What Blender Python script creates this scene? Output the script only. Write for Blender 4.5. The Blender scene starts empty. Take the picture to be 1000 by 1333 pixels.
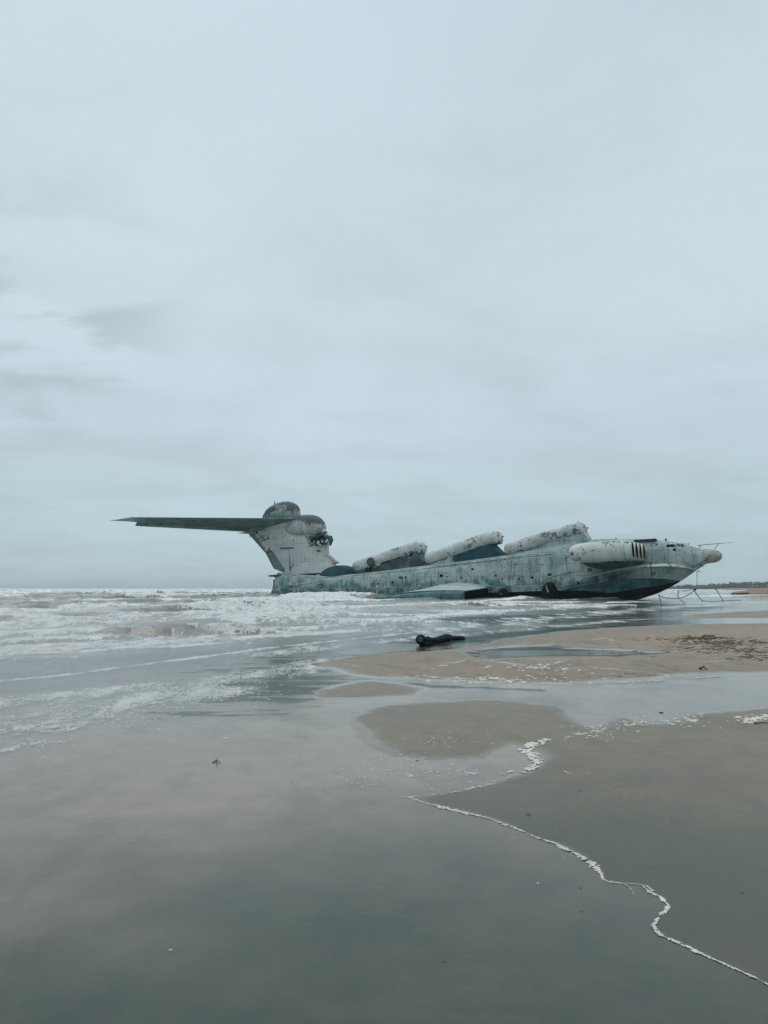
import bpy, bmesh, math, random
import numpy as np
from mathutils import Vector, Matrix
random.seed(7)
scene = bpy.context.scene
R = math.radians

# ------------------------------------------------------------------ camera
EYE = 1.6                      # eye height above the wet sand, metres
FPX = 1001.0                   # focal length in photo pixels (photo is 1000 wide)
PITCH = math.atan(99.5 / FPX)
cam_d = bpy.data.cameras.new('camera')
cam = bpy.data.objects.new('camera', cam_d)
scene.collection.objects.link(cam)
cam.location = (0, 0, EYE)
cam.rotation_euler = (math.pi / 2 + PITCH, 0, 0)
cam_d.sensor_fit = 'HORIZONTAL'; cam_d.sensor_width = 36; cam_d.lens = 36 * FPX / 1000
cam_d.clip_start = 0.05; cam_d.clip_end = 30000
scene.camera = cam
scene.render.resolution_x = 768; scene.render.resolution_y = 1024
scene.view_settings.view_transform = 'Standard'
scene.view_settings.look = 'None'
scene.view_settings.exposure = 0.09
scene.view_settings.gamma = 1.0

# ------------------------------------------------------------------ sky and sun
SUN_EL, SUN_AZ = R(48), R(-35)        # high veiled sun, ahead of the camera and to the left
world = bpy.data.worlds.new('World'); scene.world = world
world.use_nodes = True
wn, wl = world.node_tree.nodes, world.node_tree.links
wn.clear()
def WN(t, **k):
    n = wn.new(t)
    for a, b in k.items(): setattr(n, a, b)
    return n
w_out = WN('ShaderNodeOutputWorld')
sky = WN('ShaderNodeTexSky', sky_type='NISHITA', sun_disc=False)
sky.sun_elevation = SUN_EL; sky.sun_rotation = SUN_AZ
bg_sky = WN('ShaderNodeBackground'); bg_sky.inputs[1].default_value = 0.06
wl.new(sky.outputs[0], bg_sky.inputs[0])
tc = WN('ShaderNodeTexCoord')
sep = WN('ShaderNodeSeparateXYZ'); wl.new(tc.outputs['Generated'], sep.inputs[0])
ramp = WN('ShaderNodeValToRGB'); wl.new(sep.outputs[2], ramp.inputs[0])
cr = ramp.color_ramp
stops = [(0.0, (0.386, 0.502, 0.546)), (0.06, (0.434, 0.558, 0.610)), (0.15, (0.497, 0.616, 0.670)), (0.33, (0.560, 0.669, 0.727)),
         (0.50, (0.584, 0.697, 0.760)), (0.66, (0.603, 0.711, 0.779)), (0.80, (0.98, 1.10, 1.18)), (1.0, (1.75, 1.90, 2.0))]
while len(cr.elements) < len(stops): cr.elements.new(0.5)
for e, (p, c) in zip(cr.elements, stops): e.position = p; e.color = (*c, 1)
# clouds: direction projected on a flat layer, so they crowd towards the horizon
zz = WN('ShaderNodeMath', operation='MAXIMUM'); wl.new(sep.outputs[2], zz.inputs[0]); zz.inputs[1].default_value = 0.0
za = WN('ShaderNodeMath', operation='ADD'); wl.new(zz.outputs[0], za.inputs[0]); za.inputs[1].default_value = 0.16
dx = WN('ShaderNodeMath', operation='DIVIDE'); wl.new(sep.outputs[0], dx.inputs[0]); wl.new(za.outputs[0], dx.inputs[1])
dy = WN('ShaderNodeMath', operation='DIVIDE'); wl.new(sep.outputs[1], dy.inputs[0]); wl.new(za.outputs[0], dy.inputs[1])
cx = WN('ShaderNodeCombineXYZ'); wl.new(dx.outputs[0], cx.inputs[0]); wl.new(dy.outputs[0], cx.inputs[1])
def cloud(scale, detail, dist, lo, hi, a, b, stretch, off):
    mp = WN('ShaderNodeMapping'); wl.new(cx.outputs[0], mp.inputs[0])
    mp.inputs['Scale'].default_value = stretch; mp.inputs['Rotation'].default_value = (0, 0, R(-22)); mp.inputs['Location'].default_value = off
    n = WN('ShaderNodeTexNoise'); n.inputs['Scale'].default_value = scale; n.inputs['Detail'].default_value = detail
    n.inputs['Roughness'].default_value = 0.55; n.inputs['Distortion'].default_value = dist
    wl.new(mp.outputs[0], n.inputs['Vector'])
    m = WN('ShaderNodeMapRange', interpolation_type='SMOOTHSTEP'); wl.new(n.outputs['Fac'], m.inputs[0])
    m.inputs[1].default_value = lo; m.inputs[2].default_value = hi; m.inputs[3].default_value = a; m.inputs[4].default_value = b
    return m.outputs[0]
c1 = cloud(0.6, 9, 0.2, 0.34, 0.66, 1.045, 0.955, (0.85, 1, 1), (3.1, 1.7, 0))
c2 = cloud(2.4, 9, 0.3, 0.40, 0.70, 1.02, 0.95, (0.8, 1, 1), (0.4, 5.2, 0))
# a darker torn bank low on the left
vd = WN('ShaderNodeVectorMath', operation='DISTANCE'); wl.new(tc.outputs['Generated'], vd.inputs[0])
vd.inputs[1].default_value = (-0.40, 0.86, 0.325)
dm = WN('ShaderNodeMapRange', interpolation_type='SMOOTHSTEP'); wl.new(vd.outputs['Value'], dm.inputs[0])
dm.inputs[1].default_value = 0.04; dm.inputs[2].default_value = 0.20; dm.inputs[3].default_value = 1; dm.inputs[4].default_value = 0
c3 = cloud(3.0, 8, 0.4, 0.42, 0.60, 0.0, 0.22, (0.6, 1, 1), (1.9, 0.3, 0))
m3 = WN('ShaderNodeMath', operation='MULTIPLY'); wl.new(c3, m3.inputs[0]); wl.new(dm.outputs[0], m3.inputs[1])
s3 = WN('ShaderNodeMath', operation='SUBTRACT'); s3.inputs[0].default_value = 1; wl.new(m3.outputs[0], s3.inputs[1])
mm = WN('ShaderNodeMath', operation='MULTIPLY'); wl.new(c1, mm.inputs[0]); wl.new(c2, mm.inputs[1])
mm2 = WN('ShaderNodeMath', operation='MULTIPLY'); wl.new(mm.outputs[0], mm2.inputs[0]); wl.new(s3.outputs[0], mm2.inputs[1])
bg_cl = WN('ShaderNodeBackground')
wl.new(ramp.outputs[0], bg_cl.inputs[0]); wl.new(mm2.outputs[0], bg_cl.inputs[1])
wmix = WN('ShaderNodeMixShader'); wmix.inputs[0].default_value = 0.94
wl.new(bg_sky.outputs[0], wmix.inputs[1]); wl.new(bg_cl.outputs[0], wmix.inputs[2]); wl.new(wmix.outputs[0], w_out.inputs[0])

sun_d = bpy.data.lights.new('sun', 'SUN'); sun_d.energy = 0.6; sun_d.angle = R(25); sun_d.color = (1, 0.96, 0.9)
sun = bpy.data.objects.new('sun', sun_d); scene.collection.objects.link(sun)
sdir = Vector((math.sin(SUN_AZ) * math.cos(SUN_EL), math.cos(SUN_AZ) * math.cos(SUN_EL), math.sin(SUN_EL)))
sun.rotation_euler = sdir.to_track_quat('Z', 'Y').to_euler()
sun.location = (0, 0, 60)

# ------------------------------------------------------------------ small helpers
def ray(px, py):
    x = (px - 500) / FPX; z = -(py - 666.5) / FPX
    return (x, math.cos(PITCH) - z * math.sin(PITCH), math.sin(PITCH) + z * math.cos(PITCH))
def ground(px, py, z0=0.0):
    r = ray(px, py); t = (z0 - EYE) / r[2]
    return Vector((r[0] * t, r[1] * t, z0))
def at(px, py, dist):
    r = ray(px, py); t = dist / r[1]
    return Vector((r[0] * t, dist, EYE + r[2] * t))

def tag(o, label, cat, group=None, kind=None):
    if label: o['label'] = label
    if cat: o['category'] = cat
    if group: o['group'] = group
    if kind: o['kind'] = kind
    return o
def link(o, parent=None):
    scene.collection.objects.link(o)
    if parent: o.parent = parent
    return o
def empty(name, loc=(0, 0, 0), rz=0):
    o = bpy.data.objects.new(name, None); o.location = loc; o.rotation_euler = (0, 0, rz); o.empty_display_size = 0.5
    return link(o)
def obj(name, bm, mats, parent=None, smooth=True, auto=None):
    me = bpy.data.meshes.new(name)
    bmesh.ops.recalc_face_normals(bm, faces=bm.faces)
    if smooth:
        for f in bm.faces: f.smooth = True
        if auto is not None:
            for e in bm.edges:
                if len(e.link_faces) == 2 and e.calc_face_angle(0) > R(auto): e.smooth = False
    bm.to_mesh(me); bm.free()
    for m in (mats if isinstance(mats, (list, tuple)) else [mats]): me.materials.append(m)
    return link(bpy.data.objects.new(name, me), parent)

class NT:
    """thin wrapper to write node materials briefly"""
    def __init__(s, name):
        s.m = bpy.data.materials.new(name); s.m.use_nodes = True
        s.n = s.m.node_tree.nodes; s.l = s.m.node_tree.links; s.n.clear()
        s.out = s.n.new('ShaderNodeOutputMaterial')
    def new(s, t, ins=None, **k):
        n = s.n.new(t)
        for a, b in k.items(): setattr(n, a, b)
        for a, b in (ins or {}).items(): s.set(n.inputs[a], b)
        return n
    def set(s, sock, v):
        if isinstance(v, bpy.types.NodeSocket): s.l.new(v, sock)
        elif hasattr(v, 'outputs'): s.l.new(v.outputs[0], sock)
        else:
            if isinstance(v, tuple) and len(v) == 3 and sock.type == 'RGBA': v = (*v, 1)
            sock.default_value = v
    def coord(s, scale=(1, 1, 1), rot=(0, 0, 0), loc=(0, 0, 0), kind='Object'):
        t = s.new('ShaderNodeTexCoord')
        return s.new('ShaderNodeMapping', {0: t.outputs[kind], 'Scale': scale, 'Rotation': rot, 'Location': loc}).outputs[0]
    def noise(s, vec, scale, detail=5, rough=0.55, dist=0.0):
        return s.new('ShaderNodeTexNoise', {'Vector': vec, 'Scale': scale, 'Detail': detail, 'Roughness': rough, 'Distortion': dist}).outputs['Fac']
    def rng(s, v, lo, hi, a=0.0, b=1.0, smooth=True):
        return s.new('ShaderNodeMapRange', {0: v, 1: lo, 2: hi, 3: a, 4: b}, interpolation_type='SMOOTHSTEP' if smooth else 'LINEAR').outputs[0]
    def math(s, op, a, b=0.0, clamp=False):
        n = s.new('ShaderNodeMath', {0: a, 1: b}, operation=op); n.use_clamp = clamp
        return n.outputs[0]
    def mix(s, f, a, b, mode='MIX'):
        n = s.new('ShaderNodeMix', data_type='RGBA', blend_type=mode)
        s.set(n.inputs[0], f); s.set(n.inputs[6], a); s.set(n.inputs[7], b)
        return n.outputs[2]
    def attr(s, name): return s.new('ShaderNodeAttribute', attribute_name=name).outputs['Fac']
    def bump(s, h, strength, dist):
        return s.new('ShaderNodeBump', {'Height': h, 'Strength': strength, 'Distance': dist}).outputs[0]
    def pbr(s, col, rough=0.6, spec=0.5, metal=0.0, normal=None):
        d = {'Base Color': col, 'Roughness': rough, 'Specular IOR Level': spec, 'Metallic': metal}
        if normal is not None: d['Normal'] = normal
        return s.new('ShaderNodeBsdfPrincipled', d).outputs[0]
    def done(s, sh): s.l.new(sh, s.out.inputs[0]); return s.m

# ------------------------------------------------------------------ materials
def paint(name, base, alt, grime=(0.03, 0.045, 0.045), rust=(0.16, 0.10, 0.06), wear=0.5, streak=0.5, rustamt=0.15, panels=True, psize=(3.6, 1.7), rough=0.62, seed=0, tide=None, peel=None, flake=2.1, spec=0.22, engine_dark=None):
    t = NT(name)
    v = t.coord(loc=(seed * 7.3, seed * 3.1, seed * 1.7))
    tcn = t.new('ShaderNodeTexCoord'); sp = t.new('ShaderNodeSeparateXYZ', {0: tcn.outputs['Object']})
    mott = t.noise(v, 0.55, 7, 0.65, 0.4)
    col = t.mix(t.rng(mott, 0.36, 0.64), base, alt)
    fine = t.noise(v, 5.5, 6, 0.7)
    col = t.mix(t.rng(fine, 0.35, 0.7, 0, 0.35), col, tuple(c * 0.62 for c in base), 'MIX')
    # rain streaks down the sides
    sv = t.coord(scale=(2.6, 2.6, 0.22), loc=(seed, 0, 0))
    st = t.noise(sv, 1.3, 5, 0.6)
    col = t.mix(t.rng(st, 0.5, 0.74, 0, streak), col, tuple(c * 0.42 + 0.01 for c in alt))
    # flaked patches that bare dark metal
    if tide:      # weed and salt stain that climbs from the waterline
        zf = t.math('ADD', t.rng(sp.outputs[2], tide[0], tide[1], 1, 0), t.rng(st, 0.3, 0.7, -0.35, 0.35))
        col = t.mix(t.math('MULTIPLY', t.rng(t.math('ADD', zf, t.rng(mott, 0.35, 0.65, -0.3, 0.3)), 0.2, 0.9), 0.85), col, tide[2])
    fl = t.noise(v, flake, 10, 0.78, 0.3)
    fl = t.math('ADD', fl, t.rng(t.noise(t.coord(scale=(0.5, 0.5, 1), loc=(seed, 3, 8)), 0.55, 3), 0.3, 0.7, -0.13, 0.11))
    if peel:      # paint gone from the weathered top
        fl = t.math('ADD', fl, t.rng(sp.outputs[2], peel[0], peel[1], -0.02, 0.22, False))
    col = t.mix(t.rng(fl, 0.66 - 0.12 * wear, 0.69 - 0.12 * wear, 0, 0.9), col, t.mix(t.rng(fine, 0.4, 0.62), grime, tuple(g * 1.9 for g in grime)))
    rs = t.noise(t.coord(loc=(4 + seed, 9, 2)), 1.1, 9, 0.75, 0.2)
    col = t.mix(t.rng(rs, 0.70 - rustamt * 0.5, 0.76 - rustamt * 0.5, 0, 0.6), col, rust)
    if engine_dark:      # darker streaked patch below the engines
        a_, z_ = engine_dark
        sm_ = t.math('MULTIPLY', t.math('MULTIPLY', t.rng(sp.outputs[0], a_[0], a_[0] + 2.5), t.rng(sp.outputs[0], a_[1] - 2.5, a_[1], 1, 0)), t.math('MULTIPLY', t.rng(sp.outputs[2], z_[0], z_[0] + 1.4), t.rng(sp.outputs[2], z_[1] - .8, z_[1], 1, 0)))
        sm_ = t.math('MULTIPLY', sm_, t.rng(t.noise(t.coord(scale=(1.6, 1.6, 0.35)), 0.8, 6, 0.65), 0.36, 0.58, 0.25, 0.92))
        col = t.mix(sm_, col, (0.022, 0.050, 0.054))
    h = fine
    if panels:
        pv = t.new('ShaderNodeCombineXYZ', {0: sp.outputs[0], 1: sp.outputs[2]})
        br = t.new('ShaderNodeTexBrick', {'Vector': pv.outputs[0], 'Color1': (1, 1, 1), 'Color2': (0.86, 0.88, 0.88), 'Mortar': (0.30, 0.33, 0.34), 'Scale': 1.0,
                   'Mortar Size': 0.030, 'Mortar Smooth': 0.3, 'Bias': 0.0, 'Brick Width': psize[0], 'Row Height': psize[1]})
        br.offset = 0.35; br.squash = 0.7; br.squash_frequency = 3
        col = t.mix(0.75, col, br.outputs[0], 'MULTIPLY')
    nb = t.bump(h, 0.35, 0.03)
    return t.done(t.pbr(col, t.rng(fine, 0.3, 0.7, rough - 0.05, rough + 0.2), spec, 0.0, nb))
M = {}
TIDE = (0.055, 0.125, 0.135)
M['hull'] = paint('hull_paint', (0.43, 0.49, 0.472), (0.235, 0.332, 0.328), wear=0.30, streak=0.78, seed=1, tide=(0.5, 4.4, (0.055, 0.165, 0.165)), rustamt=0.16, engine_dark=((56.5, 65.5), (2.4, 6.6)))
M['belly'] = paint('belly_paint', (0.36, 0.42, 0.40), (0.19, 0.29, 0.29), wear=0.35, streak=0.7, seed=14, tide=(0.2, 2.6, (0.045, 0.125, 0.132)), psize=(5.0, 2.4), engine_dark=((55.5, 63.5), (1.2, 6.0)))
M['wing'] = paint('wing_paint', (0.40, 0.45, 0.435), (0.27, 0.345, 0.34), wear=0.25, streak=0.3, seed=22, rustamt=0.05, psize=(2.2, 9))
M['teal'] = paint('teal_paint', (0.085, 0.19, 0.195), (0.020, 0.070, 0.080), wear=0.5, streak=0.7, seed=2)
M['black'] = paint('bottom_paint', (0.014, 0.020, 0.022), (0.006, 0.010, 0.012), wear=0.1, streak=0.3, rustamt=0.0, panels=False, seed=3, rough=0.9, spec=0.04)
M['pale'] = paint('pale_paint', (0.56, 0.59, 0.57), (0.46, 0.50, 0.49), wear=0.40, streak=0.30, rustamt=0.14, psize=(4.5, 3.1), seed=4, flake=1.6)
M['tube'] = paint('tube_paint', (0.52, 0.55, 0.525), (0.36, 0.41, 0.40), wear=0.72, streak=0.5, rustamt=0.24, panels=False, seed=5, flake=1.5)
M['nacelle'] = paint('nacelle_paint', (0.54, 0.565, 0.535), (0.44, 0.48, 0.46), wear=0.66, streak=0.45, rustamt=0.12, panels=False, seed=6, flake=1.7)
M['fairing'] = paint('fairing_paint', (0.030, 0.095, 0.112), (0.012, 0.042, 0.055), wear=0.3, streak=0.4, rustamt=0.05, seed=7, spec=0.1)
M['stab'] = paint('tailplane_paint', (0.175, 0.275, 0.26), (0.095, 0.175, 0.17), wear=0.3, streak=0.4, rustamt=0.0, psize=(2.4, 50), seed=8)
M['rudder'] = paint('rudder_paint', (0.17, 0.25, 0.24), (0.085, 0.145, 0.145), wear=0.2, streak=0.4, rustamt=0.05, psize=(50, 0.8), seed=9)
M['radome'] = paint('radome_paint', (0.46, 0.435, 0.385), (0.32, 0.32, 0.30), wear=0.55, streak=0.3, rustamt=0.35, panels=False, seed=10)
M['peeled'] = paint('peeled_paint', (0.46, 0.49, 0.47), (0.24, 0.29, 0.29), wear=0.9, streak=0.3, rust=(0.20, 0.15, 0.11), rustamt=0.3, panels=False, seed=11, peel=(11.6, 13.8), flake=2.6)
M['peeled_top'] = paint('peeled_top_paint', (0.42, 0.46, 0.45), (0.20, 0.26, 0.26), wear=0.8, streak=0.3, rust=(0.16, 0.13, 0.10), rustamt=0.3, panels=False, seed=16, peel=(14.4, 16.6), flake=2.2)
M['gutted'] = paint('gutted_metal', (0.09, 0.155, 0.155), (0.030, 0.050, 0.052), wear=0.9, streak=0.4, rustamt=0.3, panels=False, seed=12)
M['beige'] = paint('bare_primer', (0.50, 0.44, 0.36), (0.34, 0.32, 0.29), wear=0.6, streak=0.2, rustamt=0.3, panels=False, seed=13)

def plain(name, col, rough=0.7, spec=0.4, var=0.4, sc=6.0, metal=0.0, bump=0.3):
    t = NT(name); v = t.coord()
    n = t.noise(v, sc, 6, 0.65)
    c = t.mix(t.rng(n, 0.3, 0.7), col, tuple(x * (1 - var) for x in col))
    return t.done(t.pbr(c, rough, spec, metal, t.bump(n, bump, 0.02)))
M['hole'] = plain('dark_interior', (0.004, 0.007, 0.008), 1.0, 0.0)
M['rubber'] = plain('black_rubber', (0.004, 0.008, 0.010), 0.6, 0.10, 0.5, 3)
M['blue'] = plain('blue_marking', (0.03, 0.10, 0.17), 0.6)
M['steel'] = plain('dark_steel', (0.05, 0.06, 0.06), 0.6, 0.4)
M['rope'] = plain('rope', (0.06, 0.062, 0.06), 0.9)
M['palerope'] = plain('pale_rope', (0.33, 0.30, 0.25), 0.9)
M['wood'] = plain('wet_driftwood', (0.075, 0.056, 0.040), 0.8, 0.3, 0.5, 14)
M['weed'] = plain('dry_weed', (0.17, 0.13, 0.09), 0.9, 0.2, 0.6, 14)
M['shell'] = plain('shell', (0.55, 0.50, 0.42), 0.6, 0.4, 0.3, 60)
M['stone'] = plain('dark_pebble', (0.03, 0.032, 0.032), 0.55, 0.4, 0.3, 60)

# ------------------------------------------------------------------ numpy noise
def vnoise(x, y, seed=0):
    xi = np.floor(x).astype(np.int64); yi = np.floor(y).astype(np.int64)
    fx = x - xi; fy = y - yi
    fx = fx * fx * fx * (fx * (fx * 6 - 15) + 10); fy = fy * fy * fy * (fy * (fy * 6 - 15) + 10)
    def h(a, b):
        k = (a * 374761393 + b * 668265263 + seed * 1274126177) & 0x7fffffff
        k = ((k ^ (k >> 13)) * 1274126177) & 0x7fffffff
        k = (k ^ (k >> 16)) & 0xffffff
        return k / float(0xffffff)
    return (h(xi, yi) * (1 - fx) + h(xi + 1, yi) * fx) * (1 - fy) + (h(xi, yi + 1) * (1 - fx) + h(xi + 1, yi + 1) * fx) * fy
def fbm(x, y, oct=4, seed=0, gain=0.5):
    s = 0; a = 1; t = 0
    for i in range(oct):
        s = s + a * vnoise(x * 2 ** i + 17.3 * i, y * 2 ** i - 9.1 * i, seed + i); t += a; a *= gain
    return s / t
def sstep(a, b, x):
    t = np.clip((x - a) / (b - a), 0, 1); return t * t * (3 - 2 * t)
def poly_sd(P, X, Y):
    """signed distance, positive inside"""
    P = np.array(P); n = len(P)
    d = np.full(X.shape, 1e18); ins = np.zeros(X.shape, bool)
    for i in range(n):
        ax, ay = P[i]; bx, by = P[(i + 1) % n]
        ex, ey = bx - ax, by - ay
        L = ex * ex + ey * ey + 1e-12
        t = np.clip(((X - ax) * ex + (Y - ay) * ey) / L, 0, 1)
        d = np.minimum(d, (X - ax - t * ex) ** 2 + (Y - ay - t * ey) ** 2)
        c = ((ay > Y) != (by > Y))
        with np.errstate(divide='ignore', invalid='ignore'):
            xi = ex * (Y - ay) / (ey if ey != 0 else 1e-12) + ax
        ins ^= (c & (X < xi))
    d = np.sqrt(d)
    return np.where(ins, d, -d)
def line_d(P, X, Y):
    d = np.full(X.shape, 1e18)
    for (ax, ay), (bx, by) in zip(P[:-1], P[1:]):
        ex, ey = bx - ax, by - ay; L = ex * ex + ey * ey + 1e-12
        t = np.clip(((X - ax) * ex + (Y - ay) * ey) / L, 0, 1)
        d = np.minimum(d, (X - ax - t * ex) ** 2 + (Y - ay - t * ey) ** 2)
    return np.sqrt(d)
def GP(pts): return [tuple(ground(a, b)[:2]) for a, b in pts]

# ------------------------------------------------------------------ ground and water
# polar sheets centred under the camera, fine where the photo looks
az = np.concatenate([np.linspace(-180, -60, 25)[:-1], np.linspace(-60, -32, 30)[:-1], np.linspace(-32, 32, 860), np.linspace(32, 60, 30)[1:], np.linspace(60, 180, 25)[1:-1]])
az = np.radians(az)
rad = [0.35]
while rad[-1] < 12000:
    r = rad[-1]
    g = 0.020 if r < 1.8 else (0.0085 if r < 12 else (0.0068 if r < 170 else (0.02 if r < 900 else 0.12)))
    rad.append(r * (1 + g))
rad = np.array(rad)
RR, AA = np.meshgrid(rad, az, indexing='ij')
GX, GY = RR * np.sin(AA), RR * np.cos(AA)

# shoreline frame: u runs out to sea, v along the beach (away and to the right)
SH0 = np.array([-1.4, 17.0]); SHA = R(28)
def uv(X, Y):
    du, dv = X - SH0[0], Y - SH0[1]
    return -du * math.cos(SHA) + dv * math.sin(SHA), du * math.sin(SHA) + dv * math.cos(SHA)
U, V = uv(GX, GY)

BAR_MID = GP([(400, 863), (432, 855), (480, 850), (530, 848), (560, 846), (590, 842), (620, 838), (650, 831), (690, 826), (740, 820), (800, 816), (870, 813), (940, 812), (1010, 811), (1300, 812), (1300, 862),
              (1010, 876), (960, 877), (905, 879), (860, 884), (810, 887), (760, 889), (700, 891), (640, 891), (585, 888), (540, 884), (490, 882), (445, 876), (415, 869)])
BAR_POOL = GP([(612, 849), (640, 844), (670, 841), (720, 840), (745, 844), (790, 846), (848, 850), (800, 853), (740, 853), (690, 855), (640, 857), (618, 855)])
BAR_FAR = GP([(868, 805), (900, 799), (950, 796), (1010, 793), (1300, 790), (1300, 803), (1010, 805), (950, 805.5), (905, 807)])
BAR_LEFT = GP([(395, 900), (430, 891), (480, 886), (530, 890), (560, 897), (540, 905), (480, 911), (415, 909)])
BANK = GP([(455, 932), (495, 918), (560, 914), (620, 912), (680, 914), (728, 921), (752, 934), (772, 947), (790, 936), (805, 931), (830, 935), (852, 941), (870, 936), (900, 929), (950, 924), (1010, 920),
           (1500, 900), (2400, 1100), (2600, 2200), (1300, 1500), (1000, 1281), (955, 1261), (912, 1241), (885, 1229), (862, 1218), (850, 1205), (856, 1194), (868, 1188), (869, 1178), (860, 1168), (846, 1162), (836, 1152), (812, 1150),
           (789, 1147), (778, 1130), (756, 1113), (730, 1101), (700, 1092), (665, 1074), (640, 1066), (600, 1056), (570, 1049), (532, 1039), (560, 1036), (600, 1029), (640, 1021), (680, 1006), (700, 996),
           (706, 984), (690, 976), (668, 970), (652, 975), (630, 986), (565, 989), (510, 984), (472, 968), (455, 948)])
near = RR < 260
def sd(poly, amp, sc, seed):
    out = np.full(GX.shape, -50.0)
    wx = (fbm(GX[near] / sc, GY[near] / sc, 4, seed) - 0.5) * amp
    out[near] = poly_sd(poly, GX[near], GY[near]) + wx
    return out
d_mid = sd(BAR_MID, 0.7, 2.2, 3); d_pool = sd(BAR_POOL, 0.7, 1.6, 5); d_far = sd(BAR_FAR, 2.0, 5, 7); d_left = sd(BAR_LEFT, 0.5, 1.4, 9)
d_bank = sd(BANK, 0.10, 0.5, 11)
edge_bank = sd(BANK, 0.0, 1, 1)
def rise(d, w, h): return h * (1 - np.exp(-np.maximum(d, 0) / w)) + np.minimum(d, 0) * 0.03
H = -0.006 - 0.0007 * np.minimum(RR, 30) + 0.004 * (fbm(GX / 3, GY / 3, 3, 21) - 0.5)
bed = -0.012 - 0.022 * np.maximum(U, 0) - 0.0006 * np.maximum(U, 0) ** 1.2
bed = np.maximum(bed, -2.6)
H = np.where(U > 0, np.minimum(H, bed), H)
mid = np.minimum(rise(d_mid, 2.5, 0.055), np.where(d_pool > -40, 0.004 - 0.03 * d_pool, 9))
mid = np.where(d_mid > -1, np.minimum(mid, 0.06), -1)
H = np.maximum(H, mid)
H = np.maximum(H, np.where(d_far > -2, rise(d_far, 5, 0.07), -1))
H = np.maximum(H, np.where(d_left > -1, rise(d_left, 1.5, 0.012), -1))
bankh = rise(d_bank, 0.9, 0.030)
bankh = bankh + np.where(d_bank > 0, np.minimum(d_bank, 1) * 0.012 * (fbm(GX / 0.9, GY / 0.9, 3, 31) - 0.4), 0)
H = np.maximum(H, np.where(d_bank > -1, bankh, -1))
# beach behind the walker and a far spit to the right
H = H + 0.012 * np.maximum(-GY - 2, 0)
inland = np.maximum(-U - 30, 0) * (RR < 3000)
H = np.maximum(H, np.where(inland > 0, np.minimum(inland * 0.004 - 0.05, 1.2), -9))
H = np.where(U > 0, np.minimum(H, bed), H)
H = np.where(RR > 6000, np.minimum(H, -3), H)

wet_s = np.clip(1 - np.maximum(np.maximum(sstep(0.0, 2.6, d_mid), sstep(0, 4, d_far)), 0) * 0.9, 0, 1)
dry = np.maximum.reduce([(0.55 + 0.45 * sstep(0.5, 5, d_mid)) * sstep(-0.2, 0.5, d_mid) * np.where(d_pool > -0.5, 0.3, 1.0), sstep(0, 4, d_far), 0.16 * sstep(0.0, 0.6, d_left), 0.36 * sstep(0.3, 3.0, d_bank) * sstep(4, 10, RR), (inland > 5) * 0.8])

dd = np.maximum.reduce([d_bank / (0.05 + 0.28 * sstep(5.0, 9.0, RR)), np.minimum(d_mid / 0.55, np.where(d_pool > -40, -d_pool / 0.5, 9)), d_far / 1.5, d_left / 0.35])
wob = fbm(GX / 0.8, GY / 0.8, 3, 91) - 0.5
shine = 1 - sstep(0.0, 1.0, dd + wob * 0.9 * (dd > 0))
near_dark = sstep(7.5, 3.2, RR + 2.2 * (fbm(GX / 1.6, GY / 1.0, 3, 95) - 0.5))  # sand turns darker and greener towards the camera
# waves ---------------------------------------------------------------
def wave_field(X, Y, U, V):
    warp = (fbm(V / 26, U / 26, 3, 41) - 0.5) * 13 + (fbm(V / 7, U / 9, 3, 42) - 0.5) * 2.2
    lam = 11.5
    ph = (U + warp) / lam
    k = np.floor(ph); f = ph - k                      # f grows seaward inside one wave
    per = vnoise(k * 3.7 + 0.5, V / 17 + k * 5.1, 43)      # height varies along each crest
    face = np.where(f < 0.16, sstep(0, 1, f / 0.16), (1 - (f - 0.16) / 0.84) ** 1.7)   # steep shoreward face, long back
    env = sstep(2, 9, U) * 0.34 + sstep(10, 45, U) * 0.50
    h = env * face * (0.25 + 1.3 * per)
    lam2 = 4.3
    ph2 = (U * 0.96 + V * 0.22 + (fbm(V / 8, U / 8, 2, 47) - 0.5) * 5) / lam2
    k2 = np.floor(ph2); f2 = ph2 - k2; per2 = vnoise(k2 * 2.9 + 0.3, V / 6 + k2 * 3.3, 48)
    face2 = np.where(f2 < 0.3, sstep(0, 1, f2 / 0.3), (1 - (f2 - 0.3) / 0.7) ** 1.5)
    h = h + (sstep(1, 9, U) * 0.07 + sstep(10, 40, U) * 0.10) * face2 * (0.2 + per2)
    rough = sstep(1.0, 18, U)
    ch = fbm(X / 1.1, Y / 1.1, 4, 51, 0.6) - 0.5
    h = h + rough * (0.16 + 0.20 * sstep(8, 30, U)) * ch + rough * 0.08 * np.abs(fbm(X / 0.55, Y / 0.55, 3, 57, 0.6) - 0.5)
    # foam cover
    crest = np.where(f < 0.16, sstep(0.04, 0.16, f), np.exp(-(f - 0.16) * 4.0)) * sstep(0.40, 0.70, per)
    crest2 = np.where(f2 < 0.3, 1.0, np.exp(-(f2 - 0.3) * 4)) * sstep(0.45, 0.8, per2)
    dark = sstep(0.30, 0.10, f) * sstep(0.66, 0.42, per)
    patch = fbm(V / 11, U / 3.0, 4, 61)
    foam = sstep(2, 10, U) * (0.28 + 1.15 * (patch - 0.48)) + sstep(2, 6, U) * (0.68 * crest + 0.16 * crest2)
    foam = foam + sstep(22, 60, U) * 0.06 - 0.80 * dark * sstep(5, 14, U)
    return h, foam, f, per
Wh, Wf, wf_, per_ = wave_field(GX, GY, U, V)
fade = 1 - sstep(150, 1200, RR) * 0.75
Wh = Wh * fade
Wf = Wf - 0.30 * sstep(60, 170, RR) - 0.25 * sstep(150, 500, RR)
lee = line_d(GP([(440, 784), (560, 783.5), (700, 784), (880, 784)]), GX, GY)
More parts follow.
